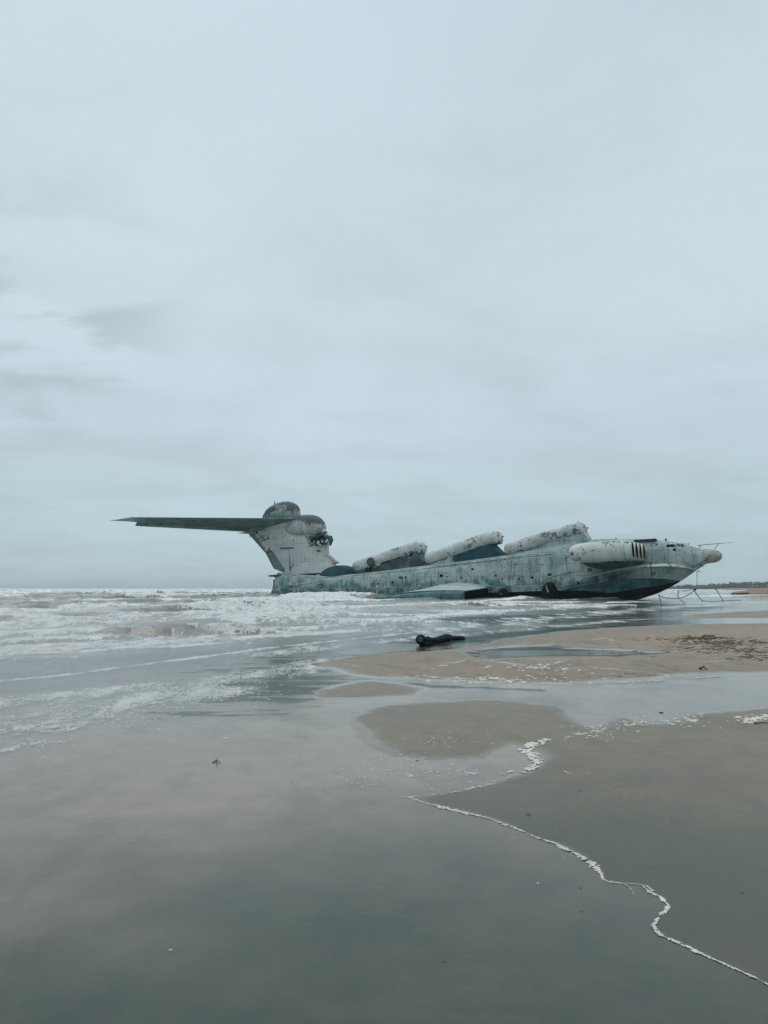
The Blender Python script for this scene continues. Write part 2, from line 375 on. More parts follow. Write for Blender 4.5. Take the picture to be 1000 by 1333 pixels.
calm = 1 - 0.72 * np.exp(-(lee / 14) ** 2)
Wh = Wh * calm
# separate breakers seen in the surf: crest line, height in metres, front foam
def breaker(pts, hgt, foam, wid=0.9, face_dark=0.3, seed=0):
    global Wh, Wf
    P = np.array(GP(pts)); d = np.full(GX.shape, 1e3); d[near] = line_d([tuple(p) for p in P], GX[near], GY[near])
    m = d < 8 * wid
    yl = np.interp(GX, *zip(*sorted(map(tuple, P))))
    sgn = np.where(GY > yl, 1.0, -1.0)
    n = fbm(GX / 1.3, GY / 1.3, 4, 200 + seed)
    w = np.where(sgn > 0, wid * 2.6, wid * (0.6 + 0.5 * n))
    g = np.exp(-(d / w) ** 2) * (0.55 + 0.9 * n)
    Wh = np.where(m, np.maximum(Wh, hgt * g + Wh * (1 - g)), Wh)
    fr = np.exp(-((d - 0.1) / (w * 1.15)) ** 2)
    Wf = np.where(m, Wf * (1 - fr) + fr * (foam - face_dark * (n < 0.42)), Wf)
breaker([(196, 828), (230, 826), (262, 825), (300, 827)], 0.42, 0.95, 0.45, seed=1)
breaker([(150, 828), (175, 827), (205, 828)], 0.30, -0.2, 0.5, 0, seed=2)
breaker([(300, 826), (350, 823), (410, 820), (460, 817)], 0.16, 0.62, 0.5, seed=3)
breaker([(-60, 826), (0, 822), (50, 818), (90, 817)], 0.30, 0.85, 0.55, seed=4)
breaker([(85, 806), (120, 804), (180, 806)], 0.36, -0.05, 0.8, 0, seed=5)
breaker([(160, 808), (230, 804), (300, 802), (380, 801)], 0.34, 0.72, 0.8, seed=6)
breaker([(-80, 801), (0, 800), (60, 801)], 0.40, 0.8, 0.8, seed=7)
breaker([(-40, 790), (30, 789), (70, 790)], 0.55, -0.1, 1.2, 0, seed=8)
breaker([(60, 788), (130, 786), (220, 787)], 0.55, 0.8, 1.2, seed=9)
breaker([(250, 790), (300, 787), (345, 786), (380, 787)], 0.55, 0.85, 1.1, seed=10)
breaker([(380, 785), (410, 783.5), (436, 784)], 0.95, 1.0, 1.1, 0.1, seed=11)
breaker([(440, 791), (500, 790.5), (560, 791)], 0.16, 0.8, 0.9, seed=12)
breaker([(575, 788), (600, 787.5), (640, 788), (680, 789)], 0.20, 0.85, 0.6, seed=13)
breaker([(640, 789), (720, 789), (820, 789)], 0.14, 0.8, 0.6, seed=14)
breaker([(300, 783), (340, 782), (365, 783)], 0.75, -0.1, 1.4, 0, seed=15)
breaker([(-60, 842), (20, 838), (90, 834), (150, 832)], 0.12, 0.60, 0.4, seed=16)
breaker([(140, 842), (220, 838), (300, 835), (400, 829), (470, 824)], 0.10, 0.72, 0.4, seed=18)
breaker([(-80, 836), (-20, 833), (60, 829), (120, 828)], 0.24, 0.85, 0.5, seed=19)
breaker([(-80, 858), (0, 852), (70, 848), (150, 845)], 0.07, 0.70, 0.35, seed=20)
breaker([(60, 853), (120, 850), (200, 846), (280, 842)], 0.06, 0.60, 0.3, seed=21)
breaker([(-60, 812), (20, 809), (80, 811)], 0.34, 0.85, 0.7, seed=22)
breaker([(320, 815), (400, 811), (480, 810), (560, 812)], 0.16, 0.75, 0.6, seed=23)
breaker([(90, 796), (160, 794), (250, 796)], 0.42, 0.75, 0.9, seed=24)
breaker([(270, 797), (340, 795), (420, 795)], 0.36, 0.8, 0.9, seed=25)
breaker([(420, 806), (470, 804), (540, 803)], 0.15, 0.6, 0.7, seed=17)
# tongues of lace foam left by the swash
def lace(pts, w, a, sc=1.0):
    global Wf
    P = GP(pts); d = np.full(GX.shape, 1e3); d[near] = line_d(P, GX[near], GY[near])
    n = fbm(GX / (1.2 * sc), GY / (1.2 * sc), 3, 71)
    Wf = np.maximum(Wf, a * (1 - sstep(0.0, 1.0, d / w)) * (0.55 + 0.9 * n))
lace([(-60, 960), (60, 940), (140, 922), (210, 908), (270, 896)], 1.7, 0.66)
lace([(-80, 925), (30, 912), (120, 903), (200, 893), (300, 888)], 1.6, 0.56)
lace([(250, 896), (300, 884), (350, 874), (400, 866), (440, 861)], 1.7, 0.66)
lace([(-60, 893), (80, 880), (160, 869), (260, 856), (350, 845), (430, 836), (520, 826), (620, 815)], 0.35, 0.62)
lace([(5, 976), (30, 968), (60, 968)], 0.30, 0.66)
lace([(450, 1000), (500, 1000), (560, 998), (610, 1004)], 0.35, 0.40)
lace([(-60, 862), (60, 850), (160, 840), (260, 832), (380, 822), (480, 815)], 1.4, 0.50)
lace([(330, 852), (420, 842), (540, 832), (640, 822), (730, 815), (830, 806)], 1.8, 0.48)
lace([(560, 822), (700, 806), (800, 797), (880, 790), (1000, 783)], 5.0, 0.48)
lace([(870, 778), (960, 775), (1050, 773)], 12.0, 0.62)
lace([(620, 845), (600, 853), (640, 860), (700, 861)], 0.30, 0.5)
# dark teal painted into the water: the wreck's reflections, plus dark pooled water
refl_pool = np.zeros(GX.shape)
def add_refl_pool(pts, w, a=1.0, seed=0):
    global refl_pool
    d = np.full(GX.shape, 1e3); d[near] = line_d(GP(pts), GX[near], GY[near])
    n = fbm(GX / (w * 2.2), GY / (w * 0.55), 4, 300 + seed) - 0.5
    refl_pool = np.maximum(refl_pool, a * sstep(1.0, 0.35, d / w + n * 1.9))
add_refl_pool([(560, 834), (620, 830), (680, 826), (740, 822), (800, 818), (850, 815)], 1.6, seed=1)
add_refl_pool([(700, 824), (760, 821), (830, 817)], 2.2, seed=8)
add_refl_pool([(620, 808), (700, 804), (780, 799), (860, 794), (920, 790)], 3.5, .85, seed=2)
add_refl_pool([(640, 789), (760, 789), (880, 787)], 4.0, .9, seed=3)
add_refl_pool([(655, 845), (700, 843.5), (745, 845)], 0.7, .95, seed=4)
add_refl_pool([(615, 849), (640, 846)], 0.25, .8, seed=5)
add_refl_pool([(530, 891), (580, 894), (640, 896), (700, 898)], 0.22, .8, seed=6)
P_ = 1.0 * sstep(1.0, 0.2, line_d(GP([(345, 905), (372, 888), (395, 870), (415, 862)]), GX, GY) / 1.5 + (fbm((GX + GY * .5) / 1.1, (GY - GX * .15) / 0.33, 5, 311, .6) - 0.5) * 3.8)  # tail fin's reflection painted as dark rippled streaks
refl_pool = np.maximum(refl_pool, 0.74 * P_)
depth = np.clip(Wh - H, 0.0, 5)
film = Wh - 0.0
film = film + 0.0006 * (fbm(GX / 0.6, GY / 0.6, 2, 81) - 0.5)

def sheet(name, Z, mat, attrs, label=None, kind='structure'):
    nr, na = GX.shape
    Zc = Z
    co = np.empty((nr * na + 1, 3)); co[:-1, 0] = GX.ravel(); co[:-1, 1] = GY.ravel(); co[:-1, 2] = Zc.ravel()
    co[-1] = (0, 0, Zc[0].mean())
    i = np.arange(nr - 1)[:, None] * na; j = np.arange(na)[None, :]; j2 = (j + 1) % na
    q = np.stack([i + j, i + j2, i + na + j2, i + na + j], -1).reshape(-1, 4)[:, ::-1]
    tri = np.stack([np.full(na, nr * na), (np.arange(na) + 1) % na, np.arange(na)], -1)
    me = bpy.data.meshes.new(name)
    me.vertices.add(len(co)); me.vertices.foreach_set('co', co.ravel())
    nl = q.size + tri.size
    me.loops.add(nl); me.loops.foreach_set('vertex_index', np.concatenate([q.ravel(), tri.ravel()]))
    npoly = len(q) + len(tri)
    me.polygons.add(npoly)
    me.polygons.foreach_set('loop_start', np.concatenate([np.arange(len(q)) * 4, q.size + np.arange(len(tri)) * 3]))
    me.polygons.foreach_set('loop_total', np.concatenate([np.full(len(q), 4), np.full(len(tri), 3)]))
    me.polygons.foreach_set('use_smooth', np.ones(npoly, bool))
    for an, av in attrs.items():
        a = me.attributes.new(an, 'FLOAT', 'POINT'); a.data.foreach_set('value', np.append(av.ravel(), av[0, 0]).astype(np.float32))
    me.update(); me.validate(); me.materials.append(mat)
    if me.polygons[0].normal.z < 0: me.flip_normals()
    o = link(bpy.data.objects.new(name, me)); o['kind'] = kind
    return o

SURF = np.maximum(H, film)
def surf(X, Y):
    X = np.asarray(X, float); Y = np.asarray(Y, float)
    r = np.hypot(X, Y); a = np.arctan2(X, Y)
    i = np.clip(np.searchsorted(rad, r) - 1, 0, len(rad) - 2); j = np.clip(np.searchsorted(az, a) - 1, 0, len(az) - 2)
    fi = (r - rad[i]) / (rad[i + 1] - rad[i]); fj = (a - az[j]) / (az[j + 1] - az[j])
    return (SURF[i, j] * (1 - fi) + SURF[i + 1, j] * fi) * (1 - fj) + (SURF[i, j + 1] * (1 - fi) + SURF[i + 1, j + 1] * fi) * fj
def surf1(x, y): return float(surf([x], [y])[0])
# sand
t = NT('sand')
v = t.coord()
big = t.noise(v, 0.35, 5, 0.6); med = t.noise(v, 3.0, 6, 0.6); grain = t.noise(v, 420, 2, 0.7); g2 = t.noise(v, 60, 4, 0.7)
dr = t.attr('dry'); ed = t.attr('shine'); si = t.attr('near_dark')
drn = t.math('ADD', dr, t.rng(big, 0.3, 0.7, -0.10, 0.10, False), True)
wetc = t.mix(t.rng(med, 0.3, 0.7), t.mix(si, (0.300, 0.240, 0.185), (0.052, 0.078, 0.062)), t.mix(si, (0.385, 0.308, 0.235), (0.082, 0.100, 0.076)))
bk = t.attr('bank')
wetc = t.mix(t.math('MULTIPLY', bk, t.rng(big, 0.3, 0.7, 0.85, 1.0)), wetc, t.mix(si, t.mix(t.rng(med, 0.3, 0.7), (0.122, 0.096, 0.058), (0.155, 0.122, 0.076)), (0.048, 0.060, 0.042)))
dryc = t.mix(t.rng(med, 0.3, 0.7), (0.220, 0.168, 0.118), (0.290, 0.228, 0.165))
c = t.mix(drn, wetc, dryc)
tide = t.noise(t.coord(scale=(1, 0.35, 1), rot=(0, 0, R(-38))), 1.6, 7, 0.65, 0.6)      # darker silt lines left by the tide
c = t.mix(t.rng(tide, 0.50, 0.64, 0, t.rng(drn, 0, 0.5, 0.30, 0.42)), c, (0.085, 0.072, 0.056))
c = t.mix(t.rng(grain, 0.25, 0.75, 0.0, 0.42, False), c, (0.02, 0.022, 0.02))
c = t.mix(t.rng(g2, 0.62, 0.72, 0, 0.18), c, (0.32, 0.28, 0.22))
rough = t.math('ADD', t.rng(drn, 0, 0.7, 0.42, 0.65, False), t.rng(g2, 0.3, 0.7, -0.05, 0.06, False))
rough = t.math('MULTIPLY', rough, t.rng(ed, 0, 1, 1.0, 0.12))
rip = t.noise(t.coord(scale=(1, 0.4, 1), rot=(0, 0, R(-30))), 7, 4, 0.6)
hgt = t.math('ADD', t.math('MULTIPLY', grain, 0.25), t.math('ADD', t.math('MULTIPLY', rip, 2.6), g2))
sand_m = t.done(t.pbr(c, rough, t.rng(ed, 0, 1, 0.42, 0.25), 0, t.bump(hgt, t.rng(ed, 0, 1, 0.35, 0.02), 0.012)))

# sea
t = NT('sea_water')
v = t.coord(); vs = t.coord(scale=(1.0, 0.33, 1), rot=(0, 0, R(28)))   # long axis along the crests (v)
dp = t.attr('depth'); fo = t.attr('foam'); uu = t.attr('offshore')
po = t.attr('refl_pool')  # painted reflections and pools darken the body colour
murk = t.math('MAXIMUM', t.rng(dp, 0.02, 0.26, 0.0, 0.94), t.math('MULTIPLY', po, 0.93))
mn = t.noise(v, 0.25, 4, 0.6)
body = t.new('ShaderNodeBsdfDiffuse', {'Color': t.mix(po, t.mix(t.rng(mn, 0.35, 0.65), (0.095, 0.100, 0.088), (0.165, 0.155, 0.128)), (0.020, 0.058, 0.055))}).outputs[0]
tr = t.new('ShaderNodeBsdfTransparent', {'Color': (0.97, 0.98, 0.98)}).outputs[0]
base = t.new('ShaderNodeMixShader', {0: murk, 1: tr, 2: body}).outputs[0]
r1 = t.noise(t.coord(scale=(1, 0.45, 1), rot=(0, 0, R(28))), 9, 4, 0.6); r2 = t.noise(v, 2.2, 3, 0.5); r3 = t.noise(t.coord(scale=(1, 0.5, 1), rot=(0, 0, R(28))), 38, 3, 0.6)
hh = t.math('ADD', t.math('MULTIPLY', r1, t.rng(uu, -1, 12, 0.035, 1.0)), t.math('MULTIPLY', r3, t.math('MULTIPLY', t.rng(uu, -9, 6, 0.05, 0.24), t.rng(t.noise(v, 0.5, 4, 0.6), 0.38, 0.62, 0.2, 0.85))))
hh = t.math('ADD', hh, t.math('MULTIPLY', r2, t.rng(uu, -1, 14, 0.015, 1.2)))
nb = t.bump(hh, 0.75, 0.06)
fr = t.new('ShaderNodeFresnel', {'IOR': 1.40, 'Normal': nb}).outputs[0]
gl = t.new('ShaderNodeBsdfGlossy', {'Color': (0.97, 0.97, 0.97), 'Roughness': t.rng(uu, -4, 20, 0.045, 0.22), 'Normal': nb}).outputs[0]
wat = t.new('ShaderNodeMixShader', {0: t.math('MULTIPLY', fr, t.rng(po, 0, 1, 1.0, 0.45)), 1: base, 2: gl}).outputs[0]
# foam pattern: bubbles strung into lace
ws = t.noise(vs, 1.1, 3, 0.6)
wv = t.new('ShaderNodeVectorMath', {0: vs, 1: t.new('ShaderNodeCombineXYZ', {0: ws, 1: ws}).outputs[0]}, operation='ADD').outputs[0]
cells = t.new('ShaderNodeTexVoronoi', {'Vector': wv, 'Scale': 3.2, 'Randomness': 1.0}, feature='DISTANCE_TO_EDGE').outputs['Distance']
cells2 = t.new('ShaderNodeTexVoronoi', {'Vector': v, 'Scale': 9.0}, feature='DISTANCE_TO_EDGE').outputs['Distance']
n1 = t.noise(vs, 2.2, 8, 0.72, 0.5); n2 = t.noise(v, 22, 5, 0.7)
lacev = t.math('SUBTRACT', 1.0, t.rng(cells, 0.0, 0.16, 0, 1, False))
lacev2 = t.math('SUBTRACT', 1.0, t.rng(cells2, 0.0, 0.2, 0, 1, False))
n0 = t.noise(t.coord(scale=(1.0, 0.16, 1), rot=(0, 0, R(28))), 0.9, 6, 0.7, 0.4)
pat = t.math('ADD', t.math('MULTIPLY', lacev, 0.26), t.math('ADD', t.math('MULTIPLY', n1, 0.80), t.math('ADD', t.math('MULTIPLY', n2, 0.45), t.math('MULTIPLY', lacev2, 0.10))))
nf = t.noise(t.coord(scale=(1.0, 0.6, 1), rot=(0, 0, R(28))), 7.5, 9, 0.78, 0.3)
cells3 = t.new('ShaderNodeTexVoronoi', {'Vector': wv, 'Scale': 16.0}, feature='DISTANCE_TO_EDGE').outputs['Distance']
patf = t.math('ADD', t.math('MULTIPLY', nf, 1.15), t.math('ADD', t.math('MULTIPLY', t.math('SUBTRACT', 1.0, t.rng(cells3, 0.0, 0.22, 0, 1, False)), 0.26), t.rng(n1, 0.3, 0.7, -0.14, 0.10, False)))
pat = t.mix(t.rng(uu, 0.5, 6.5, 1.0, 0.0), t.math('ADD', pat, 0.0), patf)
pat = t.math('ADD', pat, t.rng(n0, 0.3, 0.7, -0.30, 0.14, False))
sm = t.math('ADD', pat, fo)
mask = t.rng(sm, 1.05, 1.21)
fcol = t.mix(t.rng(t.math('ADD', t.math('MULTIPLY', n2, 0.5), t.math('MULTIPLY', n1, 0.5)), 0.38, 0.60), (0.46, 0.475, 0.465), (0.80, 0.81, 0.79))
fb = t.bump(t.math('ADD', n2, t.math('MULTIPLY', n1, 2.0)), 1.0, 0.10)
fsh = t.pbr(fcol, 0.75, 0.3, 0, fb)
water_m = t.done(t.new('ShaderNodeMixShader', {0: mask, 1: wat, 2: fsh}).outputs[0])

sheet('sand_beach', H, sand_m, {'dry': dry * (1 - 0.9 * shine), 'shine': shine, 'near_dark': np.maximum(near_dark, 0.9 * sstep(9.0, 4.2, RR + 2.0 * (fbm(GX / 1.2, GY / 1.2, 3, 96) - 0.5)) * (edge_bank > 0)), 'bank': np.maximum(sstep(-0.01, 0.02, d_bank), np.maximum(sstep(-0.05, 0.1, d_left), np.maximum(sstep(-0.1, 0.2, d_mid), sstep(-0.3, 0.5, d_far))))})
sheet('sea', film, water_m, {'depth': depth, 'foam': Wf, 'offshore': U, 'refl_pool': refl_pool})

# ------------------------------------------------------------------ lumpy foam left at the swash edge
t = NT('thick_foam')
v = t.coord(); n = t.noise(v, 60, 6, 0.75); nn = t.new('ShaderNodeTexVoronoi', {'Vector': v, 'Scale': 55}).outputs['Distance']
c = t.mix(t.rng(n, 0.35, 0.68), (0.66, 0.63, 0.57), (0.30, 0.295, 0.265))
foam_m = t.done(t.pbr(c, 0.6, 0.4, 0, t.bump(t.math('ADD', n, nn), 0.9, 0.008)))
fverts, ffaces = [], []
def ribbon(px_pts, widths, hgt=0.008,  step=None, seed=0, gap=0.35, zoff=0.004, rag=0.6):
    """a strip of lumpy foam along a traced line on the sand; widths in metres at each point"""
    P = np.array(GP(px_pts)); seg = np.r_[0, np.cumsum(np.hypot(*np.diff(P, axis=0).T))]
    w = np.array(widths); W = w.max()
    st = step or max(W / 9, 0.004)
    n = min(int(seg[-1] / st) + 2, 1800); s = np.linspace(0, seg[-1], n)
    cxx = np.interp(s, seg, P[:, 0]); cyy = np.interp(s, seg, P[:, 1])
    ker = np.ones(max(1, int(n / 120) | 1)); ker /= ker.size
    if ker.size > 1:
        pad = ker.size // 2
        cxx = np.convolve(np.pad(cxx, pad, 'edge'), ker, 'valid'); cyy = np.convolve(np.pad(cyy, pad, 'edge'), ker, 'valid')
    ww = np.interp(s, seg, w) * 1.35
    tx, ty = np.gradient(cxx), np.gradient(cyy); L = np.hypot(tx, ty) + 1e-9; nx, ny = -ty / L, tx / L
    m = 27; q = np.linspace(-1.7, 1.7, m)
    X = cxx[:, None] + nx[:, None] * q * W; Y = cyy[:, None] + ny[:, None] * q * W
    wob = (fbm(s / (6 * W), s * 0, 3, seed) - 0.5)[:, None] * 1.3 * W
    lo = fbm(X / (W * 1.5), Y / (W * 1.5), 5, seed + 3, 0.62) - 0.5
    wm = ww[:, None] * (0.10 + 1.25 * fbm(s / (9 * W), s * 0 + 3, 3, seed + 5)[:, None])
    fld = 1 - np.abs(q * W + wob * 0.6) / (wm + 1e-6) + lo * 2 * rag * 2.3
    holes = fbm(X / (W * 0.45), Y / (W * 0.45), 3, seed + 9)
    fld = np.where(holes > 0.92 - gap * 0.9, fld - 0.9, fld)
    Z = zoff + 0.32 * hgt * np.sqrt(np.clip(fld, 0, 1)) * (0.5 + fbm(X / (W * 0.3), Y / (W * 0.3), 3, seed + 1))
    Z = np.where(fld > 0, Z, zoff - 0.002)
    Z = Z - zoff + 0.0025 + surf(X, Y)
    b = len(fverts)
    fverts.extend(np.stack([X, Y, Z], -1).reshape(-1, 3).tolist())
    ok = fld > -0.05
    for i in range(n - 1):
        for j in range(m - 1):
            if ok[i, j] and ok[i + 1, j] and ok[i, j + 1] and ok[i + 1, j + 1]:
                a = b + i * m + j; ffaces.append((a, a + m, a + m + 1, a + 1))
ribbon([(521, 1040), (529, 1037), (540, 1041), (560, 1047), (600, 1057), (640, 1067), (668, 1077), (700, 1092), (728, 1101), (752, 1113), (770, 1124), (780, 1135), (785, 1145), (800, 1150), (822, 1151)],
       [.003, .010, .014, .016, .020, .018, .030, .024, .022, .020, .030, .018, .008, .006, .006], 0.007, seed=1)
ribbon([(815, 1150), (835, 1152), (846, 1162), (860, 1168), (869, 1178), (868, 1188), (857, 1194), (851, 1205), (860, 1218), (885, 1229), (912, 1241), (955, 1261), (1010, 1287), (1080, 1320)],
       [.004, .007, .009, .010, .012, .020, .013, .014, .012, .009, .009, .012, .014, .014], 0.006, seed=2, gap=0.2)
ribbon([(772, 1126), (779, 1133), (785, 1145), (793, 1149), (808, 1150.5), (826, 1151), (842, 1154), (850, 1161)], [.010, .010, .007, .005, .005, .006, .007, .008], 0.004, seed=23, gap=0.15, rag=0.3)
ribbon([(812, 1151), (820, 1156), (826, 1165)], [.004, .005, .003], 0.003, seed=20)
ribbon([(533, 1038), (560, 1035.5), (600, 1030), (640, 1021), (672, 1008)], [.012, .020, .018, .025, .03], 0.006, seed=3, gap=0.5)
ribbon([(678, 1006), (694, 999), (702, 990), (690, 984), (684, 976), (696, 969), (714, 964)], [.03, .055, .06, .07, .07, .06, .03], 0.010, seed=4, gap=0.3)
ribbon([(650, 1009), (668, 1004)], [.02, .02], 0.005, seed=14)
ribbon([(735, 963), (760, 957), (790, 951)], [.03, .035, .02], 0.006, seed=5, gap=0.45)
ribbon([(805, 946), (830, 944), (842, 940)], [.04, .05, .03], 0.006, seed=6, gap=0.5)
ribbon([(886, 932), (900, 938), (908, 944)], [.05, .06, .04], 0.006, seed=7, gap=0.6)
ribbon([(965, 944), (985, 938), (1000, 932), (1020, 922)], [.04, .09, .13, .12], 0.012, seed=8, gap=0.3)
ribbon([(618, 967), (632, 970), (648, 968)], [.03, .03, .02], 0.004, seed=9, gap=0.6)
ribbon([(545, 880), (560, 882), (600, 884), (622, 886)], [.05, .10, .10, .05], 0.01, seed=10, gap=0.4)
ribbon([(620, 883), (645, 884), (668, 888), (700, 890), (750, 891)], [.05, .08, .10, .05, .04], 0.01, seed=11, gap=0.35)
ribbon([(632, 861), (660, 866), (700, 871), (728, 872)], [.06, .09, .06, .04], 0.008, zoff=0.06, seed=12, gap=0.4)
ribbon([(745, 871), (790, 872), (850, 877), (885, 881)], [.05, .08, .06, .05], 0.008, zoff=0.07, seed=13, gap=0.5)
ribbon([(690, 874), (712, 868), (735, 862), (750, 857)], [.04, .08, .05, .03], 0.008, zoff=0.06, seed=15, gap=0.5)
ribbon([(770, 835), (786, 832), (800, 836)], [.10, .14, .08], 0.01, zoff=0.09, seed=16, gap=0.5)
ribbon([(845, 888), (862, 886), (880, 886)], [.08, .10, .05], 0.01, seed=17, gap=0.5)
ribbon([(410, 1006), (440, 1012), (462, 1020), (490, 1023)], [.008, .008, .010, .006], 0.003, seed=18, gap=0.5)
ribbon([(1000, 1278), (1010, 1284)], [.01, .01], 0.004, seed=19)
ribbon([(420, 862), (455, 866), (500, 878), (545, 884)], [.05, .05, .04, .05], 0.008, seed=21, gap=0.6)
ribbon([(560, 873), (585, 866), (610, 862), (632, 861)], [.05, .08, .08, .05], 0.008, seed=31, gap=0.5)
ribbon([(614, 852), (640, 858), (690, 861), (740, 860), (800, 856), (850, 851)], [.04, .06, .06, .05, .05, .03], 0.006, seed=32, gap=0.55)
ribbon([(650, 841), (690, 838), (740, 839), (790, 844), (845, 848)], [.04, .05, .06, .05, .04], 0.006, seed=33, gap=0.5)
ribbon([(650, 832), (700, 827), (760, 822), (830, 818)], [.05, .08, .06, .05], 0.008, seed=34, gap=0.6)
ribbon([(890, 866), (940, 862), (1000, 858), (1040, 857)], [.04, .06, .06, .05], 0.006, seed=35, gap=0.6)
ribbon([(880, 805), (930, 802), (1000, 800), (1050, 800)], [.10, .16, .16, .12], 0.01, seed=36, gap=0.5)
ribbon([(760, 892), (820, 888), (880, 884), (950, 880), (1010, 878)], [.04, .07, .05, .06, .04], 0.006, seed=37, gap=0.6)
ribbon([(470, 925), (520, 916), (600, 911), (680, 913)], [.02, .03, .03, .02], 0.004, seed=38, gap=0.7)
# loose flecks and bubble rafts
rnd = random.Random(5)
def flecks(cx0, cy0, rx, ry, n, s0, s1, zo=0.003):
    for _ in range(n):
        a, b = rnd.gauss(0, 0.45), rnd.gauss(0, 0.45)
        p = ground(cx0 + a * rx, cy0 + b * ry); zo = surf1(p.x, p.y) + .002; s = rnd.uniform(s0, s1); k = rnd.randint(6, 9); ang = rnd.uniform(0, 6.28); el = rnd.uniform(1.0, 3.0)
        base = len(fverts); fverts.append([p.x, p.y, zo + s * 0.4])
        for i in range(k):
            th = i / k * 6.283; r = s * rnd.uniform(0.6, 1.2)
            ex, ey = math.cos(th) * r * el, math.sin(th) * r
            fverts.append([p.x + ex * math.cos(ang) - ey * math.sin(ang), p.y + ex * math.sin(ang) + ey * math.cos(ang), zo - 0.001])
        for i in range(k): ffaces.append((base, base + 1 + i, base + 1 + (i + 1) % k))
flecks(540, 1000, 80, 22, 60, .004, .012); flecks(470, 1005, 70, 18, 30, .003, .009); flecks(560, 965, 60, 16, 30, .004, .012)
flecks(770, 955, 50, 12, 40, .005, .015); flecks(890, 938, 40, 10, 40, .008, .022); flecks(820, 945, 40, 8, 35, .006, .018)
flecks(60, 968, 60, 14, 40, .005, .014); flecks(150, 930, 150, 26, 150, .006, .016); flecks(740, 1008, 20, 3, 8, .005, .010)
flecks(600, 945, 120, 30, 30, .003, .008); flecks(985, 938, 25, 6, 30, .01, .025); flecks(300, 900, 120, 20, 90, .008, .018)
flecks(700, 1050, 200, 60, 26, .0015, .004); flecks(640, 885, 130, 5, 60, .015, .04); flecks(700, 872, 80, 6, 40, .015, .04, 0.07)
me = bpy.data.meshes.new('sea_foam'); me.from_pydata(fverts, [], ffaces); me.validate(); me.materials.append(foam_m)
for p in me.polygons: p.use_smooth = True
tag(link(bpy.data.objects.new('sea_foam', me)), 'lumpy cream foam line and flecks left along the swash edge on the wet sand', 'foam', kind='stuff')

# ------------------------------------------------------------------ the wrecked ekranoplan
TH = R(27)
YT = (73.8 * math.cos(TH) + 0.44 * 73.8 * math.sin(TH)) / 0.588
STERN = Vector((-0.148 * YT, YT, 0)); HD = Vector((math.cos(TH), -math.sin(TH), 0)); SB = Vector((-math.sin(TH), -math.cos(TH), 0))
def S(px, py, ys=0.0):
    """photo point -> (along hull, height) on the lengthwise plane ys metres to starboard"""
    r = Vector(ray(px, py)); o = Vector((0, 0, EYE))
    k = ((STERN - o).dot(SB) + ys) / r.dot(SB); p = o + r * k
    return (p - STERN).dot(HD), p.z
def P(px, py, ys=0.0):
    s, z = S(px, py, ys); return Vector((s, -ys, z))
ship = empty('ekranoplan', STERN, -TH)
tag(ship, 'huge derelict grey green ekranoplan flying boat with launch tubes lying in the surf', 'aircraft')

def interp(tab, x):
    xs = [a[0] for a in tab]; return float(np.interp(x, xs, [a[1] for a in tab]))
def curve(pts, ys): return sorted([S(a, b, ys) for a, b in pts])
TOP = curve([(352, 747), (366, 745), (372, 746), (418, 749), (440, 750), (465, 747), (500, 743), (556, 736), (620, 728), (668, 721), (700, 714), (740, 706), (765, 702.5), (800, 701.5), (850, 702), (872, 704.5), (890, 708), (905, 712), (914, 715)], 0)
KEEL = [(0, -0.3), (10, -1.1), (55, -1.1), (60, -0.9)] + curve([(822, 783.5), (840, 778), (858, 772), (873, 764.5), (886, 757), (897, 749.5), (906, 743), (914, 737.5)], 0)
C1 = [(0, 1.6), (20, 1.7), (44, 2.0)] + curve([(735, 762), (770, 751), (800, 744.5), (835, 739)], 2.8) + [S(866, 737.5, 2.1), S(884, 738.5, 1.4), S(898, 740.8, .7), S(907, 742.6, 0.15), S(914, 736.5, 0.1)]
C2 = [(0, 0.4), (20, 0.75), (44, 1.05)] + curve([(732, 768), (760, 761.5), (800, 755.5), (832, 752.5)], 2.6) + [S(850, 752.5, 2.0), S(866, 753.3, 1.3), S(878, 755, .75), S(886, 756.6, .25), S(906, 742.8, 0.05), S(914, 737.2, 0.02)]
W1 = [(0, 1.3), (4, 2.0), (14, 2.6), (30, 2.9), (58, 2.9), (62, 2.75), (S(866, 737, 2.1)[0], 2.1), (S(884, 738, 1.4)[0], 1.4), (S(898, 741, .7)[0], .72), (S(907, 742.6, .1)[0], .35), (S(914, 736.5, 0)[0], .25)]
W2 = [(0, 1.15), (4, 1.9), (14, 2.5), (30, 2.75), (52, 2.75), (58, 2.55), (S(850, 752.5, 2.0)[0], 1.95), (S(866, 753.3, 1.3)[0], 1.3), (S(878, 755, .75)[0], .75), (S(886, 756.6, .25)[0], .25), (S(906, 742.8, .05)[0], .06), (76, .03)]
WU = [(0, 1.3), (4, 1.95), (14, 2.5), (30, 2.78), (52, 2.7), (60, 2.35), (64, 1.95), (68, 1.55), (70.5, 1.15), (72, .95)]
EXP = [(0, 2.6), (14, 3.4), (50, 3.4), (60, 2.4), (66, 2.0), (72, 2.0)]
sEnd = S(914, 715, 0)[0]
